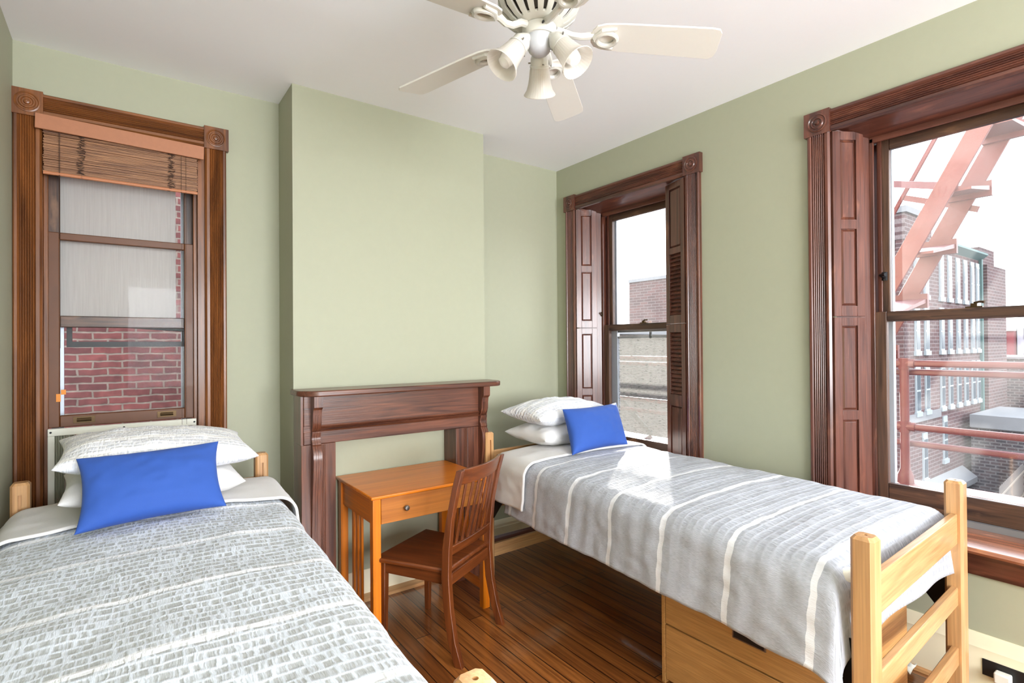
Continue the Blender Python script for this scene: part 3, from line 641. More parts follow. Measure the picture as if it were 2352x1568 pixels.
tr = N(t, 'ShaderNodeBsdfTransparent'); m3 = N(t, 'ShaderNodeMixShader'); m3.inputs[0].default_value = .16
t.links.new(bs.outputs[0], ms.inputs[1]); t.links.new(tl.outputs[0], ms.inputs[2]); t.links.new(ms.outputs[0], m3.inputs[1]); t.links.new(tr.outputs[0], m3.inputs[2]); t.links.new(m3.outputs[0], _o.inputs[0])
BULB = plain('bulb_glass', lin(250, 250, 250), .1, coat=1)
for az in (51, 171, 291):
    a = math.radians(az); tilt = math.radians(38)
    ax = Vector((math.sin(tilt)*math.cos(a), math.sin(tilt)*math.sin(a), -math.cos(tilt)))
    Rm = Vector((0, 0, 1)).rotation_difference(ax).to_matrix()
    base = Vector((FX+.062*math.cos(a), FY+.062*math.sin(a), 2.646))
    st = Vector((FX+.035*math.cos(a), FY+.035*math.sin(a), 2.655))
    b = MB().tube([st, base+ax*.0], [.016, .020], 12); b.lathe([(0, -.008), (.020, -.006), (.030, .012), (.034, .020), (.034, .042), (.037, .044), (.037, .050), (0, .050)], base, 24, Rm)
    arm = obj('lamp_arm', b, FM, fan)
    for k in range(3):
        d = Rm@Vector((math.cos(k*2.09+.5), math.sin(k*2.09+.5), 0)); obj('thumb_screw', MB().tube([base+ax*.036+d*.033, base+ax*.036+d*.043], .003, 6), STEEL, arm)
    b = MB().lathe([(.034, .046), (.037, .060), (.040, .085), (.044, .110), (.051, .132), (.062, .148), (.0605, .1505), (.049, .134), (.042, .111), (.038, .086), (.035, .061), (.032, .048)], base, 96, Rm, close=True, rib=.0006, ribn=32)
    s_ = obj('glass_shade', b, GLS, fan, smooth=60)
    obj('bulb', MB().lathe([(0, .045), (.012, .05), (.014, .07), (.024, .095), (.028, .115), (.022, .135), (.010, .144), (0, .146)], base, 20, Rm), BULB, fan)
BLM = plain('blade_laminate', lin(224, 221, 214), .35, var=.03)
for az in (38.5, 110, 182, 254, 325.5):
    a = math.radians(az); R3 = Matrix.Rotation(a, 3, 'Z')@Matrix.Rotation(math.radians(3.5), 3, 'Y')@Matrix.Rotation(math.radians(-11), 3, 'X')
    c0 = Vector((FX, FY, 2.683))
    out = [(.20, -.050), (.23, -.062), (.30, -.066), (.635, -.072), (.655, -.060), (.662, -.03), (.645, .055), (.632, .070), (.30, .066), (.23, .058), (.20, .045), (.186, .015), (.186, -.025)]
    out = [(.188, 0), (.192, -.028), (.205, -.048), (.235, -.060), (.30, -.066), (.61, -.074), (.638, -.070), (.650, -.055), (.664, .030), (.662, .058), (.645, .072), (.30, .066), (.235, .060), (.205, .048), (.192, .028)]
    b = MB(); A = b.pts([c0+R3@Vector((p, q, .0)) for p, q in out]); B_ = b.pts([c0+R3@Vector((p, q, .007)) for p, q in out]); b.face(A[::-1]); b.face(B_)
    for i in range(len(out)): b.face([A[i], A[(i+1) % len(out)], B_[(i+1) % len(out)], B_[i]])
    bl = obj('blade', b, BLM, fan, bevel=.001)
    Rz = Matrix.Rotation(a, 3, 'Z')
    G_ = lambda x, y, z: c0+Rz@Vector((x, y, z))
    b = MB()                                    # blade iron: arm from motor, ring under the blade
    pa = [(.062, 0, .010), (.09, .004, .004), (.12, -.006, -.012), (.15, -.006, -.016), (.18, 0, -.010), (.205, 0, -.008)]
    b.tube([G_(*p) for p in pa], [.013, .013, .012, .012, .013, .012], 8)
    ring = [c0+R3@Vector((.245+.036*math.cos(th), .030*math.sin(th), -.008)) for th in [k*2*PI/16 for k in range(17)]]
    b.tube(ring, .0095, 8)
    for sgn in (-1, 1): b.tube([c0+R3@Vector((.20, 0, -.006)), c0+R3@Vector((.225, sgn*.035, -.005)), c0+R3@Vector((.275, sgn*.046, -.004))], [.011, .009, .006], 8)
    obj('blade_iron', b, FM, bl)

# ------------------------------------------------------------------ pillows and cloth
def pillow(name, c, U, V, Nn, w, d, h, m, parent=None, pinch=.05, seed=0, uvm=False, label=None, wr=.010):
    c, U, V, Nn = Vector(c), Vector(U).normalized(), Vector(V), Vector(Nn).normalized()
    V = V.normalized()
    n = 46; b = MB(); L = b.bm.loops.layers.uv.verify()
    def P(s, t, side):
        s_, t_ = s, t
        x = s*w/2*(1-pinch*(1-abs(t)**2.2)*abs(s)**2); y = t*d/2*(1-pinch*(w/d)*.8*(1-abs(s)**2.2)*abs(t)**2)
        e_ = max(0, (1-s*s))*max(0, (1-t*t)); z = side*h/2*(e_**.42)
        nz = noise.noise(Vector((s*2.2+seed, t*2.2, side*3)))*wr*1.3+noise.noise(Vector((s*6+seed, t*5, side*7)))*wr*.7
        ed = (1-e_)**3                          # puckers near the seam
        nz += math.sin((s*17 if abs(t) > abs(s) else t*13)+seed)*wr*.35*ed*(e_**.3)
        z += nz*(e_**.35)
        return c+U*x+V*y+Nn*z
    V_ = {}
    for side in (1, -1):
        for i in range(n+1):
            for j in range(n+1):
                if side == -1 and (i in (0, n) or j in (0, n)): V_[(side, i, j)] = V_[(1, i, j)]; continue
                s = math.sin((i/n-.5)*PI); t = math.sin((j/n-.5)*PI); V_[(side, i, j)] = b.bm.verts.new(P(s, t, side))
    for side in (1, -1):
        for i in range(n):
            for j in range(n):
                ks = [(i, j), (i+1, j), (i+1, j+1), (i, j+1)]
                if side == -1: ks = ks[::-1]
                f = b.face([V_[(side,)+k] for k in ks])
                if f:
                    for lp, (p, q) in zip(f.loops, ks): lp[L].uv = (math.sin((p/n-.5)*PI)*w/2, math.sin((q/n-.5)*PI)*d/2+(5 if side == -1 else 0))
    return obj(name, b, m, parent, smooth=70, label=label)
def fold(a, Wd, r):                            # cloth over a slab edge: returns position across, drop, side(-1,0,1)
    if a < r:
        q = r-a
        if q < r*PI/2: th = q/r; return r-r*math.sin(th), r*(1-math.cos(th)), -1
        return 0, r+(q-r*PI/2), -1
    if a > Wd-r:
        q = a-(Wd-r)
        if q < r*PI/2: th = q/r; return Wd-r+r*math.sin(th), r*(1-math.cos(th)), 1
        return Wd, r+(q-r*PI/2), 1
    return a, 0, 0
def drape(name, xl, xr, y0, y1, z0, dl, dr, df, dh, m, parent=None, off=0, r=.08, crown=.02, seed=0, puff=.008, step=.011, thick=.012, label=None, flare=.03, hemwave=.01, y0l=None, ridge=None):
    Wd = .98; Ln = y1-y0
    a0, a1 = -dl+.57*r, Wd+dr-.57*r; b0, b1 = -df+(.57*r if df else 0), Ln+(dh-.57*r if dh else 0)
    nu, nv = int((a1-a0)/step), int((b1-b0)/step)
    def P(s, t):
        a = a0+(a1-a0)*s; bb_ = b0+(b1-b0)*t
        fx, dx, sx_ = fold(a, Wd, r)
        if df: fy, dy, sy_ = fold(bb_, Ln+9, r)
        else: fy, dy, sy_ = bb_, 0, 0
        if dh and bb_ > Ln-r: fy, dy, sy_ = fold(bb_, Ln, r)
        y = y0+fy; L_, R_ = xl(y), xr(y); x = L_+(R_-L_)*(fx/Wd)
        u = fx/Wd*2-1
        top = crown*(1-u*u)
        pf = (noise.noise(Vector((a*4+seed, bb_*4, 0)))*1.0+noise.noise(Vector((a*9+seed, bb_*11, 4)))*.5)*puff
        if ridge: pf += ridge*math.sin(bb_*2*PI/.105+2*noise.noise(Vector((a*2, bb_*2, 1))))
        drop = max(dx, dy)+.35*min(dx, dy)
        z = z0+off+top-drop+pf*(1 if dx < r and dy < r else .2)
        k = max(0, dx-r*.6)
        wav = math.sin(bb_*9+seed)*.5+noise.noise(Vector((bb_*3+seed, dx*2, 2)))
        x += sx_*(off+k*flare/.3+wav*.05*k+.004*noise.noise(Vector((bb_*16+seed, dx*22, 5)))*min(1, k*12)+(pf if k else 0))
        if dx >= dl-.03 and sx_ < 0: z += hemwave*noise.noise(Vector((bb_*6, seed, 0)))
        k2 = max(0, dy-r*.6); y -= (off+k2*.12+.03*k2*math.sin(a*14))*(1 if df and sy_ < 0 else 0)
        return (x, y, z)
    o = obj(name, MB().grid(nu, nv, P, lambda s, t: (a0+(a1-a0)*s, y0+b0+(b1-b0)*t)), m, parent, smooth=80, label=label)
    so = o.modifiers.new('thickness', 'SOLIDIFY'); so.thickness = thick; so.offset = -1
    return o
COMF_BASE, COMF_PATCH = lin(218, 226, 238), lin(172, 176, 178)
WHT = fabric('white_cotton', lin(232, 230, 228), 400, .12)
CREAMF = fabric('cream_mattress_cover', lin(226, 222, 206), 300, .1)
BLUE = fabric('royal_blue_linen', lin(46, 88, 176), 900, .15, .05, .8)

# ------------------------------------------------------------------ beds
def bed(label, HL, HR, FL, FR, slots, side_y=None):
    """plan centres of the four posts"""
    cx = (HL[0]+HR[0]+FL[0]+FR[0])/4; cy = (HL[1]+FL[1])/2
    root = thing('bed_frame', label, 'bed', (cx, cy, 0), 0, 'oak bed frames')
    hp = .0325
    for (x, y), head in ((HL, 1), (HR, 1), (FL, 0), (FR, 0)):
        c = .009
        oc = lambda e: [(x-e+c, y-e), (x+e-c, y-e), (x+e, y-e+c), (x+e, y+e-c), (x+e-c, y+e), (x-e+c, y+e), (x-e, y+e-c), (x-e, y-e+c)]
        b = MB(); rings = []
        for z, e_ in ((.0, hp-.003), (.004, hp), (.955, hp), (.966, hp-.008)):
            rings.append(b.pts([(px, py, z) for px, py in oc(e_)]))
        for A, B_ in zip(rings, rings[1:]):
            for i in range(8): b.face([A[i], A[(i+1) % 8], B_[(i+1) % 8], B_[i]])
        b.face(rings[0][::-1]); b.face(rings[-1])
        o = obj('post', b, OAK['z'], root)
        sl = MB(); ox, oy = cx, cy
        if head: sl.box(x-.006-ox, x+.006-ox, y-hp-.01-oy, y-hp+.012-oy, slots, .915)
        sl.tube([(x-ox, y-oy, .94), (x-ox, y-oy, 1.0)], .006, 12)
        cut(o, sl); finish(o)
    def rail(p, q, z0, z1, nm, t_=.026):
        p, q = Vector(p), Vector(q); d = (q-p).normalized()
        b = MB().beam((*(p+d*hp), (z0+z1)/2), (*(q-d*hp), (z0+z1)/2), t_, z1-z0); return obj(nm, b, OAK['x'], root, bevel=.004)
    rail(HL, HR, .705, .838, 'headboard_rail'); rail(HL, HR, .45, .53, 'headboard_rail'); rail(HL, HR, .12, .205, 'headboard_rail')
    rail(FL, FR, .705, .83, 'footboard_rail'); rail(FL, FR, .45, .525, 'footboard_rail'); rail(FL, FR, .20, .275, 'footboard_rail')
    for A, B_, s in ((FL, HL, 1), (FR, HR, -1)):
        p, q = Vector(A), Vector(B_); d = (q-p).normalized()
        b = MB().beam((p.x+d.x*.04+s*.01, p.y+.04, .60), (q.x-d.x*.04+s*.01, q.y-.04, .60), .006, .05); b.beam((p.x+s*.03, p.y+.04, .578), (q.x+s*.03, q.y-.04, .578), .04, .005)
        obj('side_rail', b, BLK, root)
        for (px, py), sg in ((A, 1), (B_, -1)):
            b = MB().prism([(0, .63), (0, .40), (.02, .40), (.16, .57), (.16, .63)], lambda a_, z_, t_: (px+s*(.006+t_), py+sg*(hp+.004+a_), z_), 0, .005); obj('corner_bracket', b, BLK, root)
    b = MB()
    for k in range(1, 14):
        f = k/14; p = Vector(FL).lerp(Vector(HL), f); q = Vector(FR).lerp(Vector(HR), f); b.beam((p.x+.03, p.y, .588), (q.x-.03, q.y, .588), .02, .004)
    for k in range(1, 7):
        f = k/7; p = Vector(FL).lerp(Vector(FR), f); q = Vector(HL).lerp(Vector(HR), f); b.beam((p.x, p.y+.05, .593), (q.x, q.y-.05, .593), .015, .003)
    obj('spring_deck', b, BLK, root)
    return root
def quad_slab(name, pts, z0, z1, m, parent=None, bevel=.05, label=None):
    b = MB().hexa([(x, y, z0) for x, y in pts], [(x, y, z1) for x, y in pts]); return obj(name, b, m, parent, bevel=bevel, seg=5, smooth=80, label=label)
# right bed (under the windows)
rHL, rHR, rFL, rFR = (1.985, 3.022), (2.995, 3.060), (1.821, .690), (2.848, .737)
bed('pale oak bed frame under the striped comforter beside the two right windows', rHL, rHR, rFL, rFR, .10)
ex = lambda A, B_: (lambda y: A[0]+(B_[0]-A[0])*(y-A[1])/(B_[1]-A[1]))
RL, RR = ex(rFL, rHL), ex(rFR, rHR)
tag(quad_slab('mattress', [(RL(.76)+.015, .76), (RR(.76)-.01, .79), (RR(3.0)-.02, 3.02), (RL(2.98)+.03, 2.98)], .60, .825, CREAMF), 'cream covered mattress showing at the head of the bed beside the mantel', 'mattress', 'mattresses')
SR = seersucker('grey_seersucker_right', lin(182, 186, 196), lin(154, 158, 168), lin(238, 240, 246), [.83, 1.146, 1.466, 1.78, 2.09, 2.40, 2.66], sw=.026, row=.033, cell=.0085, bump=.5, flat=(-.04, .12))
xl = lambda y: RL(y)-.035-.0*y
xr_f = lambda y: min(RR(y)+.03, 3.012)
co = drape('comforter', xl, xr_f, .762, 2.72, .836, .336, .16, .27, 0, SR, seed=1, crown=.022, puff=.007, ridge=.0012, label=None)
tag(co, 'grey puckered comforter with white stripes hanging down over the right bed', 'comforter', 'grey striped comforters')
drape('folded_edge', lambda y: xl(y)-.006, xr_f, 2.50, 2.86, .836, .285, .14, 0, 0, WHT, co, off=.016, seed=5, crown=.022, puff=.005, label='plain white turned-down edge')
# left bed
lHL, lHR, lFL, lFR = (-.366, 3.160), (.612, 3.215), (-.395, .80), (.498, .803)
bed('pale oak bed frame of the left bed, its head below the blind', lHL, lHR, lFL, lFR, .80)
LL, LR = ex(lFL, lHL), ex(lFR, lHR)
tag(quad_slab('mattress', [(LL(.86)+.0, .86), (LR(.86)-.01, .86), (LR(3.1)-.02, 3.13), (LL(3.08)+.01, 3.09)], .60, .825, CREAMF), 'mattress of the near left bed, wholly under the white sheet and comforter', 'mattress', 'mattresses')
SL_ = seersucker('grey_seersucker_left', COMF_BASE, COMF_PATCH, lin(238, 241, 248), [1.09, 1.462, 1.822, 2.21, 2.61], sw=.030, row=.036, cell=.011, bump=.6)
lxl = lambda y: max(LL(y)-.03, XL+.035); lxr = lambda y: LR(y)+.045
co2 = drape('comforter', lxl, lxr, .86, 2.72, .836, .11, .34, .2, 0, SL_, seed=9, crown=.024, puff=.010, step=.0095)
tag(co2, 'grey puckered comforter with white stripes on the near left bed', 'comforter', 'grey striped comforters')
drape('folded_edge', lxl, lambda y: lxr(y)+.014, 2.64, 3.08, .836, .10, .33, 0, 0, WHT, co2, off=.018, seed=15, crown=.03, puff=.008, label='plain white turned-down edge')
# pillows
STRP = seersucker('pillowcase_seersucker', lin(240, 241, 244), lin(216, 219, 227), lin(248, 248, 248), [-.20, -.10, 0, .10, .2], sw=.03, row=.028, cell=.010, bump=.6)
tag(pillow('pillow', (.115, 2.93, .955), (1, .03, -.02), (-.03, 1, .06), (0, 0, 1), .66, .46, .18, WHT, seed=3, wr=.016), 'plain white pillow lying under the puckered pillow on the near left bed', 'pillow', 'pillows')
tag(pillow('pillow', (.135, 2.955, 1.085), (1, .03, -.055), (-.03, 1, .10), (0, -.08, 1), .74, .48, .18, STRP, seed=8, pinch=.07), 'puckered white and grey pillow on top of the stack on the near left bed', 'pillow', 'pillows')
tag(pillow('pillow', (2.475, 2.87, .940), (1, .05, 0), (-.05, 1, .03), (0, 0, 1), .62, .42, .16, WHT, seed=13, wr=.012), 'plain white pillow under the puckered pillow on the right bed', 'pillow', 'pillows')
tag(pillow('pillow', (2.505, 2.90, 1.08), (1, .05, .02), (-.05, 1, .06), (0, 0, 1), .71, .42, .17, STRP, seed=21, pinch=.06), 'puckered white pillow on top of the stack on the right bed', 'pillow', 'pillows')
def cushion(bl, br, tl, tr_, h, seed, label):
    bl, br, tl, tr_ = map(Vector, (bl, br, tl, tr_)); c = (bl+br+tl+tr_)/4
    U = (br-bl+tr_-tl)/2; V = (tl-bl+tr_-br)/2; o = pillow('throw_cushion', c, U, V, U.cross(V), U.length, V.length, h, BLUE, pinch=.085, seed=seed, wr=.006)
    tag(o, label, 'cushion', 'blue cushions')
cushion((-.145, 2.50, .875), (.345, 2.525, .885), (-.155, 2.69, 1.118), (.345, 2.72, 1.128), .15, 30, 'royal blue oblong cushion leaning on the pillows of the near left bed')
cushion((2.235, 2.46, .87), (2.755, 2.47, .872), (2.305, 2.62, 1.128), (2.84, 2.66, 1.135), .16, 40, 'royal blue oblong cushion leaning on the pillows of the right bed')

# ------------------------------------------------------------------ desk
dk = thing('writing_desk', 'small honey-coloured wooden desk with one drawer in front of the mantel', 'desk', (1.392, 2.926, 0), 0)
dw, dd, dh_ = .74, .57, .775                  # local: x width, y depth
Lc = dict(local=True)
b = MB().box(-dw/2, dw/2, -dd/2, dd/2, dh_-.018, dh_); obj('desktop', b, DK['x'], dk, bevel=.005, **Lc)
lg = .044
for sx_ in (-1, 1):
    for sy_ in (-1, 1):
        x, y = sx_*(dw/2-.012-lg/2), sy_*(dd/2-.012-lg/2)
        obj('leg', MB().box(x-lg/2, x+lg/2, y-lg/2, y+lg/2, 0, dh_-.018), DK['z'], dk, bevel=.003, **Lc)
    x = sx_*(dw/2-.034)
    obj('side_apron', MB().box(x-.009, x+.009, -dd/2+.056, dd/2-.056, .618, dh_-.018), DK['y'], dk, **Lc)
    obj('side_stretcher', MB().box(x-.009, x+.009, -dd/2+.056, dd/2-.056, .10, .145), DK['y'], dk, bevel=.002, **Lc)
    for k in (-1, 0, 1):
        y = k*.062+.01; obj('side_slat', MB().box(x-.006, x+.006, y-.014, y+.014, .145, .618), DK['z'], dk, bevel=.001, **Lc)
obj('back_apron', MB().box(-dw/2+.056, dw/2-.056, dd/2-.04, dd/2-.022, .618, dh_-.018), DK['x'], dk, **Lc)
dr_ = obj('drawer', MB().box(-dw/2+.059, dw/2-.059, -dd/2+.016, dd/2-.10, .622, dh_-.021), wood('honey_drawer_wood', lin(196, 122, 52), lin(168, 98, 36), 'x', .4, .2, .6), dk, bevel=.002, **Lc)
obj('knob', MB().lathe([(0, .0), (.007, 0), (.006, .010), (.013, .016), (.015, .022), (.011, .028), (0, .030)], (-.175, -dd/2+.016, .688), 20, Matrix.Rotation(PI/2, 3, 'X')), STEEL, dr_, local=True)

# ------------------------------------------------------------------ chair
chr_ = thing('desk_chair', 'dark brown slat-back wooden chair pushed under the honey desk', 'chair', (1.368, 2.595, 0), math.radians(28.5))
b = MB()
seat = [(-.24, .235), (.24, .235), (.214, -.205), (-.214, -.205)]
A = b.pts([(x, y, .428) for x, y in seat]); B_ = b.pts([(x, y, .452) for x, y in seat]); b.face(A); b.face(B_[::-1])
for i in range(4): b.face([A[i], B_[i], B_[(i+1) % 4], A[(i+1) % 4]])
obj('seat', b, CH['y'], chr_, bevel=.008, **Lc)
for s in (-1, 1):
    x = s*.20
    b = MB().hexa([(x-.014, .182, 0), (x+.014, .182, 0), (x+.014, .21, 0), (x-.014, .21, 0)], [(x-.019, .175, .428), (x+.019, .175, .428), (x+.019, .213, .428), (x-.019, .213, .428)])
    obj('leg', b, CH['z'], chr_, bevel=.003, **Lc)
    prof = [(0, -.275), (.12, -.238), (.26, -.212), (.42, -.200), (.55, -.205), (.70, -.225), (.85, -.258), (.945, -.285)]
    b = MB(); prev = None
    for z, y in prof:
        wd = .017 if z > .1 else .015; dpt = .021 if z < .6 else .016; xo = s*(.214+(.006 if z < .2 else 0))
        cur = b.pts([(xo-wd, y-dpt, z), (xo+wd, y-dpt, z), (xo+wd, y+dpt, z), (xo-wd, y+dpt, z)])
        if prev:
            for i in range(4): b.face([prev[i], prev[(i+1) % 4], cur[(i+1) % 4], cur[i]])
        else: b.face(cur[::-1])
        prev = cur
    b.face(prev); obj('back_leg', b, CH['z'], chr_, bevel=.003, **Lc)
    b = MB().beam((s*.192, -.185, .398), (s*.2, .178, .398), .02, .055); obj('seat_rail', b, CH['y'], chr_, bevel=.002, **Lc)
obj('seat_rail', MB().box(-.182, .182, .182, .204, .37, .427), CH['x'], chr_, bevel=.002, **Lc)
obj('seat_rail', MB().box(-.186, .186, -.214, -.190, .37, .427), CH['x'], chr_, bevel=.002, **Lc)
def crail(z0, z1, yb, bow, nm, t_=.018):
    b = MB(); n = 16; prev = None
    for k in range(n+1):
        x = -.199+.398*k/n; y = yb-bow*(1-(x/.199)**2); lean = (z1-z0)*.30
        cur = b.pts([(x, y-t_/2, z0), (x, y+t_/2, z0), (x, y+t_/2-lean, z1), (x, y-t_/2-lean, z1)])
        if prev:
            for i in range(4): b.face([prev[i], prev[(i+1) % 4], cur[(i+1) % 4], cur[i]])
        else: b.face(cur[::-1])
        prev = cur
    b.face(prev); obj(nm, b, CH['x'], chr_, bevel=.003, **Lc)
crail(.868, .948, -.262, .035, 'top_rail'); crail(.515, .565, -.203, .012, 'lower_back_rail')
for k in range(7):
    x = -.150+.05*k; bow = 1-(x/.19)**2
    b = MB().hexa([(x-.011, -.214-.012*bow, .56), (x+.011, -.214-.012*bow, .56), (x+.011, -.206-.012*bow, .56), (x-.011, -.206-.012*bow, .56)], [(x-.011, -.268-.035*bow, .872), (x+.011, -.268-.035*bow, .872), (x+.011, -.260-.035*bow, .872), (x-.011, -.260-.035*bow, .872)])
    obj('back_slat', b, CH['z'], chr_, bevel=.002, **Lc)

# ------------------------------------------------------------------ dresser under the right bed
ds = thing('dresser', 'low oak laminate two-drawer chest standing under the right bed', 'dresser', (2.26, 1.2, 0))
DX0, DX1, DY0, DY1 = 2.0, 2.52, .81, 1.60
b = MB().box(DX0, DX1, DY0, DY0+.018, 0, .55).box(DX0, DX1, DY1-.018, DY1, 0, .55).box(DX0+.02, DX1, DY0+.018, DY1-.018, .02, .04).box(DX1-.01, DX1, DY0+.018, DY1-.018, .04, .53); obj('carcass', b, LAM, ds, bevel=.0015)
obj('top', MB().box(DX0, DX1, DY0, DY1, .5505, .572), LAMY, ds, bevel=.002)
for z0, z1, hz in ((.275, .547, .385), (.022, .268, .135)):
    d_ = obj('drawer', MB().box(DX0+.002, DX0+.30, DY0+.021, DY1-.021, z0, z1), LAMY, ds, bevel=.0015)
    obj('handle', MB().box(DX0-.002, DX0+.004, 1.105, 1.245, hz-.028, hz+.026).box(DX0-.006, DX0-.002, 1.100, 1.25, hz+.022, hz+.030), STEEL, d_, bevel=.001)
    obj('finger_pull', MB().box(DX0-.004, DX0-.0015, 1.112, 1.238, hz-.022, hz+.018), BLKP, d_)
# outlet in the baseboard
ol = thing('wall_outlet', 'black outlet plate with a white plug-in adaptor on the cream baseboard', 'outlet', (XR-.03, .63, .14))
obj('plate', MB().box(XR-.034, XR-.029, .56, .70, .095, .165), BLKP, ol, bevel=.002)
obj('adaptor', MB().box(XR-.075, XR-.034, .60, .655, .095, .14), WHITEP, ol, bevel=.006)
rr = random.Random(5)
b = MB(); pp = [[Vector((2.93+i*.022+rr.uniform(-.004, .004), .93+j*.02+rr.uniform(-.004, .004), .012+.028*abs(math.sin(i*1.3+j*.8))+rr.uniform(0, .008))) for j in range(5)] for i in range(5)]
b.grid(4, 4, lambda s, t: pp[int(round(s*4))][int(round(t*4))]); o = obj('paper_scrap', b, WHITEP, smooth=60); o.modifiers.new('t', 'SOLIDIFY').thickness = .001
tag(o, 'crumpled white paper scrap on the floor by the baseboard behind the bed', 'paper')

# ------------------------------------------------------------------ outside: fire escape
fe = thing('fire_escape', 'red painted steel fire escape with pipe railings and a stair outside the right windows', 'fire escape', (4.3, 2, .3))
b = MB()
for z, ya, yb_ in ((1.408, -.6, 4.3), (.985, -.6, 4.3)): b.tube([(4.25, ya, z), (4.25, yb_, z)], .022, 12)
obj('handrail', b, RED, fe)
b = MB()
for z in (1.348, .866): b.tube([(4.31, -.6, z), (4.31, 4.3, z)], .021, 12)
obj('guard_rail', b, RED, fe)
for y in (1.365, -.4, 4.25):
    b = MB().tube([(4.25, y, .61), (4.25, y, .66), (4.25, y, .70), (4.25, y, .80), (4.25, y, 1.41)], [.05, .046, .030, .027, .027], 14)
    for z in (1.408, .985): b.tube([(4.25, y-.06, z), (4.25, y+.06, z)], .030, 12); b.tube([(4.25, y, z-.04), (4.25, y, z+.035)], .033, 12)
    obj('rail_post', b, RED, fe)
b = MB().box(4.18, 4.38, -.8, 4.4, .52, .61); 
for k in range(12): b.box(3.52+k*.055, 3.545+k*.055, -.8, 4.4, .58, .60)
b.box(3.46, 3.51, -.8, 4.4, .52, .61)
obj('platform', b, RED, fe)
# stair stringers in planes parallel to the wall
for x, A0, A1, wd in ((4.0, (1.76, 1.16), (.73, 3.11), .105), (4.6, (1.84, 1.115), (.78, 3.18), .115)):
    obj('stringer', MB().beam((x, A0[0], A0[1]), (x, A1[0], A1[1]), .02, wd), RED, fe, bevel=.002)
for y1_, z1_ in ((.918, 2.91), (1.10, 2.57), (1.285, 2.22), (1.45, 1.86), (1.63, 1.50)):
    y0_, z0_ = y1_-.055, z1_-.11
    b = MB().hexa([(4.012, y0_-.10, z0_-.015), (4.588, y1_-.12, z1_-.03), (4.588, y1_+.09, z1_-.03), (4.012, y0_+.09, z0_-.015)], [(4.012, y0_-.10, z0_+.0), (4.588, y1_-.12, z1_-.0), (4.588, y1_+.09, z1_-.0), (4.012, y0_+.09, z0_+.0)])
    b.beam((4.57, y1_-.13, z1_-.02), (4.57, y1_+.10, z1_-.02), .03, .10)
    obj('stair_tread', b, RED, fe)
b = MB().tube([(4.7, 1.75, 2.18), (4.7, 1.27, 3.07)], .016, 8); b.beam((4.70, 1.66, 2.77), (4.08, 1.03, 2.49), .02, .045); b.beam((4.70, 1.49, 2.62), (4.60, 1.05, 2.43), .02, .04)
obj('stair_handrail', b, RED, fe)
b = MB().beam((4.39, 4.02, .94), (4.39, 3.62, .62), .02, .05); obj('brace', b, BLK, fe)

# ------------------------------------------------------------------ outside: neighbours
BR1 = bricks('old_red_brick', lin(108, 58, 56), lin(84, 46, 46), lin(116, 102, 94), 'x', .215, .0655, .009, warp=.006)
nb = tag(obj('brick_party_wall', MB().box(-3.2, 5.2, 6.1, 6.4, -6, 9), BR1, smooth=0), 'old red brick wall of the neighbouring house close outside the left window', 'wall')
FBR = bricks('school_brick', lin(88, 58, 58), lin(70, 48, 50), lin(112, 98, 98), 'x', .9, .26, .035, bumpy=.1, warp=.001)
FBRY = bricks('school_brick_side', lin(88, 54, 52), lin(66, 42, 42), lin(104, 90, 88), 'y', .9, .26, .035, bumpy=.1, warp=.001)
WINW = plain('pale_window_paint', lin(150, 158, 162), .5); WING = plain('window_glass_far', lin(84, 94, 102), .2, .1)
GREEN = plain('verdigris_copper', lin(70, 100, 98), .6)
sc = thing('school_building', 'long brick school building with tall paired windows across the yard', 'building', (50, 13, -10))
obj('front_wall', MB().box(40.6, 57.5, 13, 13.45, -11, 8.2), FBR, sc, smooth=0)
obj('side_wall', MB().box(40.5, 40.98, 13.02, 36, -11, 7.6), FBRY, sc, smooth=0)
obj('main_block', MB().box(41, 57.5, 13.5, 36, -11, 7.7), FBR, sc, smooth=0)
obj('end_block', MB().box(40.55, 45.5, 12.9, 20, 8.2, 9.9), FBR, sc, smooth=0)
obj('coping', MB().box(40.4, 45.7, 12.75, 20.1, 9.9, 10.3).box(40.4, 41.2, 20.2, 36, 7.6, 7.9), STONE, sc, smooth=0)
obj('cornice', MB().prism([(0, 8.2), (-.5, 8.6), (-.5, 8.75), (2, 8.9), (2, 8.2)], lambda p, q, t: (t, 13+p, q), 45.5, 57.4), GREEN, sc, smooth=0)
obj('downpipe', MB().box(56.9, 57.25, 12.8, 13.0, -8.5, 8.3), GREEN, sc, smooth=0)
obj('stair_tower', MB().box(57.5, 63.2, 12.6, 19, -11, 7.9), FBR, sc, smooth=0)
obj('stair_tower', MB().box(58.0, 62.4, 13.2, 18, 7.9, 9.5), FBR, sc, smooth=0)
obj('stone_band', MB().box(40.4, 47.0, 12.88, 13, -3.75, -3.2), STONE, sc, smooth=0)
b = MB().prism([(0, -7.9), (-.9, -8.6), (-.9, -9.0), (0, -9.0)], lambda p, q, t: (t, 13+p, q), 43.5, 52.0); obj('base_ledge', b, STONE, sc, smooth=0)
def school_window(x, z0, z1, w=.8):
    f = obj('window', MB().box(x-w/2, x+w/2, 12.9, 13, z0, z1).box(x-w/2-.12, x+w/2+.12, 12.84, 13, z0-.3, z0).box(x-w/2-.05, x+w/2+.05, 12.92, 13, z1, z1+.3), WINW, sc, smooth=0)
    b = MB(); zm = (z0+z1)/2
    b.box(x-w/2+.1, x+w/2-.1, 12.88, 12.9, z0+.12, zm-.06).box(x-w/2+.1, x+w/2-.1, 12.88, 12.9, zm+.06, z1-.12); obj('window_light', b, WING, f, smooth=0)
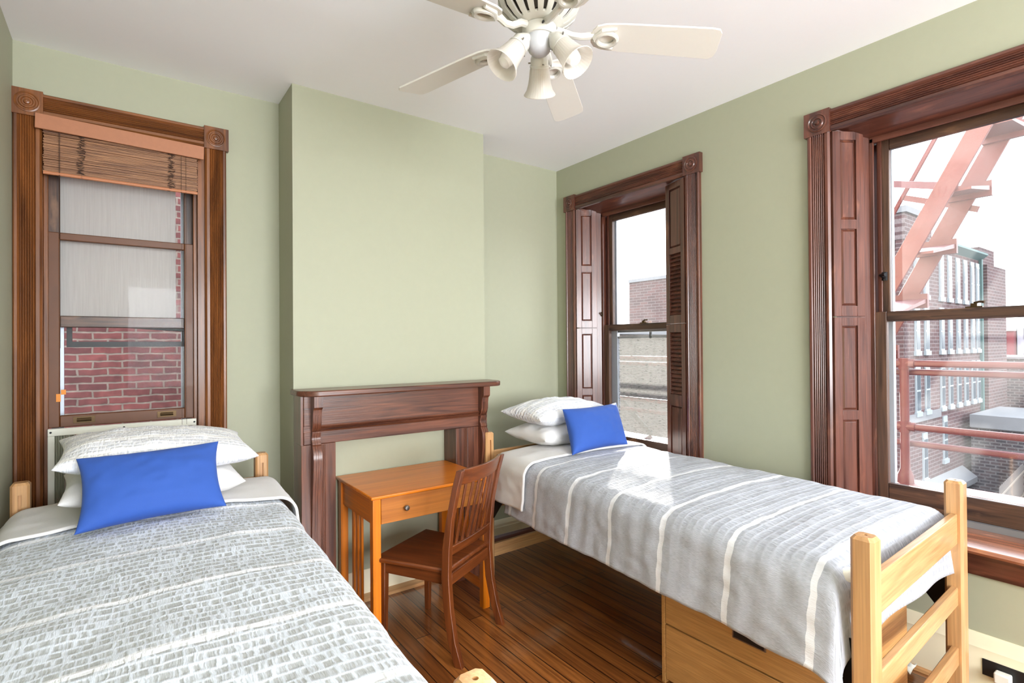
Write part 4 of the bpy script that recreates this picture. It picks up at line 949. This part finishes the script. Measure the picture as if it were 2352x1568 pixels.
for x in (42.7, 44.5, 47.6, 49.4, 51.3, 53.1, 54.9, 56.3, 59.4, 61.2):
    for z0, z1 in ((4.75, 7.6), (.95, 3.7), (-3.1, -.25)):
        if x > 58 and z0 < -3: continue
        school_window(x, z0, z1)
school_window(43.9, -7.7, -4.9); school_window(48.0, -6.9, -4.1); school_window(60.5, -6, -3.6)
lb = thing('low_building', 'low brown brick annex with a pale flat roof edge beside the school', 'building', (54, 8, -10))
BRD = bricks('brown_brick', lin(72, 56, 58), lin(44, 38, 44), lin(96, 92, 92), 'y', .62, .24, .05, bumpy=.1, warp=.001)
obj('wall', MB().box(52.2, 60, -6, 12.5, -10, -4.9), BRD, lb, smooth=0); obj('roof', MB().box(51.9, 60.1, -6.1, 12.5, -4.9, -3.95), STONE, lb, smooth=0)
bw = thing('brown_building', 'dark brown brick building behind the low annex', 'building', (68, 8, -10))
obj('wall', MB().box(66, 74, -4, 15, -10, -.05), BRD, bw, smooth=0); obj('parapet', MB().box(65.8, 74, -4.1, 15.1, -.05, .15), STONE, bw, smooth=0)
rh = thing('red_house', 'small red brick house far away above the brown building', 'house', (86, 17, 0))
obj('wall', MB().box(85, 90, 16.3, 19, -2, 2.8), plain('red_brick_far', lin(120, 58, 62), .9), rh, smooth=0); obj('roof', MB().box(84.8, 90, 16.28, 19.1, 2.8, 3.2), WHITEP, rh, smooth=0)
f = obj('window', MB().box(84.9, 85, 16.95, 17.7, .9, 2.2), WINW, rh, smooth=0); obj('window_light', MB().box(84.85, 84.9, 17.05, 17.6, 1.0, 2.1), WING, f, smooth=0)
wh = thing('pale_house', 'pale rendered house far away at the right edge of the window', 'house', (88, 14, 0))
obj('wall', MB().box(86, 92, 8, 16.2, -3, 4.3), plain('pale_render', lin(170, 170, 178), .9), wh, smooth=0)
for z0, z1 in ((1.8, 3.1), (-1.5, .2)): obj('window', MB().box(85.9, 86, 14.7, 15.6, z0, z1), WING, wh, smooth=0)
tag(obj('courtyard_ground', MB().box(5, 120, -30, 60, -11, -9.9), plain('asphalt', lin(72, 72, 78), .95, var=.4, bscale=1)), 'grey paved yard between the buildings', 'ground')['kind'] = 'structure'
fn = thing('board_fence', 'weathered vertical board fence in the yard', 'fence', (47, 9.2, -9.9))
b = MB()
for k in range(52):
    x = 42.4+k*.185; y = 8.85+(x-42.4)*.075; b.box(x, x+.165, y, y+.03, -9.9, -7.2+.06*math.sin(k*2.1))
obj('boards', b, plain('weathered_boards', lin(110, 102, 98), .9, var=.4, bscale=8), fn, smooth=0)
b = MB()
for z in (-9.3, -7.7): b.beam((42.4, 8.8, z), (52.0, 9.52, z), .06, .1)
obj('fence_rail', b, plain('fence_rail_wood', lin(130, 120, 110), .9), fn)
b = MB(); rr = random.Random(11)
for k in range(900):
    v = Vector((rr.gauss(0, 1), rr.gauss(0, 1), rr.gauss(0, 1))).normalized()*rr.uniform(.55, 1.0); p = Vector((45.6+v.x*.9, 8.3+v.y*.45, -9.0+v.z*.8))
    d1 = Vector((rr.uniform(-1, 1), rr.uniform(-1, 1), rr.uniform(-1, 1))).normalized()*.11; d2 = d1.orthogonal().normalized()*.07
    b.face(b.pts([p-d1, p+d2, p+d1, p-d2]))
b.tube([(45.6, 8.3, -9.9), (45.6, 8.3, -9.0)], .08, 8)
tag(obj('bush', b, plain('leaf_green', lin(70, 96, 52), .7), smooth=0), 'small leafy green bush in front of the board fence', 'bush')
rw = thing('row_house', 'low brick row house seen through the screen of the window by the corner', 'building', (16, 16, -10))
obj('wall', MB().box(8, 26, 13, 13.4, -10, 1.9), bricks('row_house_brick', lin(84, 66, 62), lin(60, 50, 48), lin(92, 84, 80), 'x', .3, .09, .012), rw, smooth=0)
obj('parapet', MB().box(7.9, 26, 12.9, 13.5, 1.9, 2.05), STONE, rw, smooth=0)
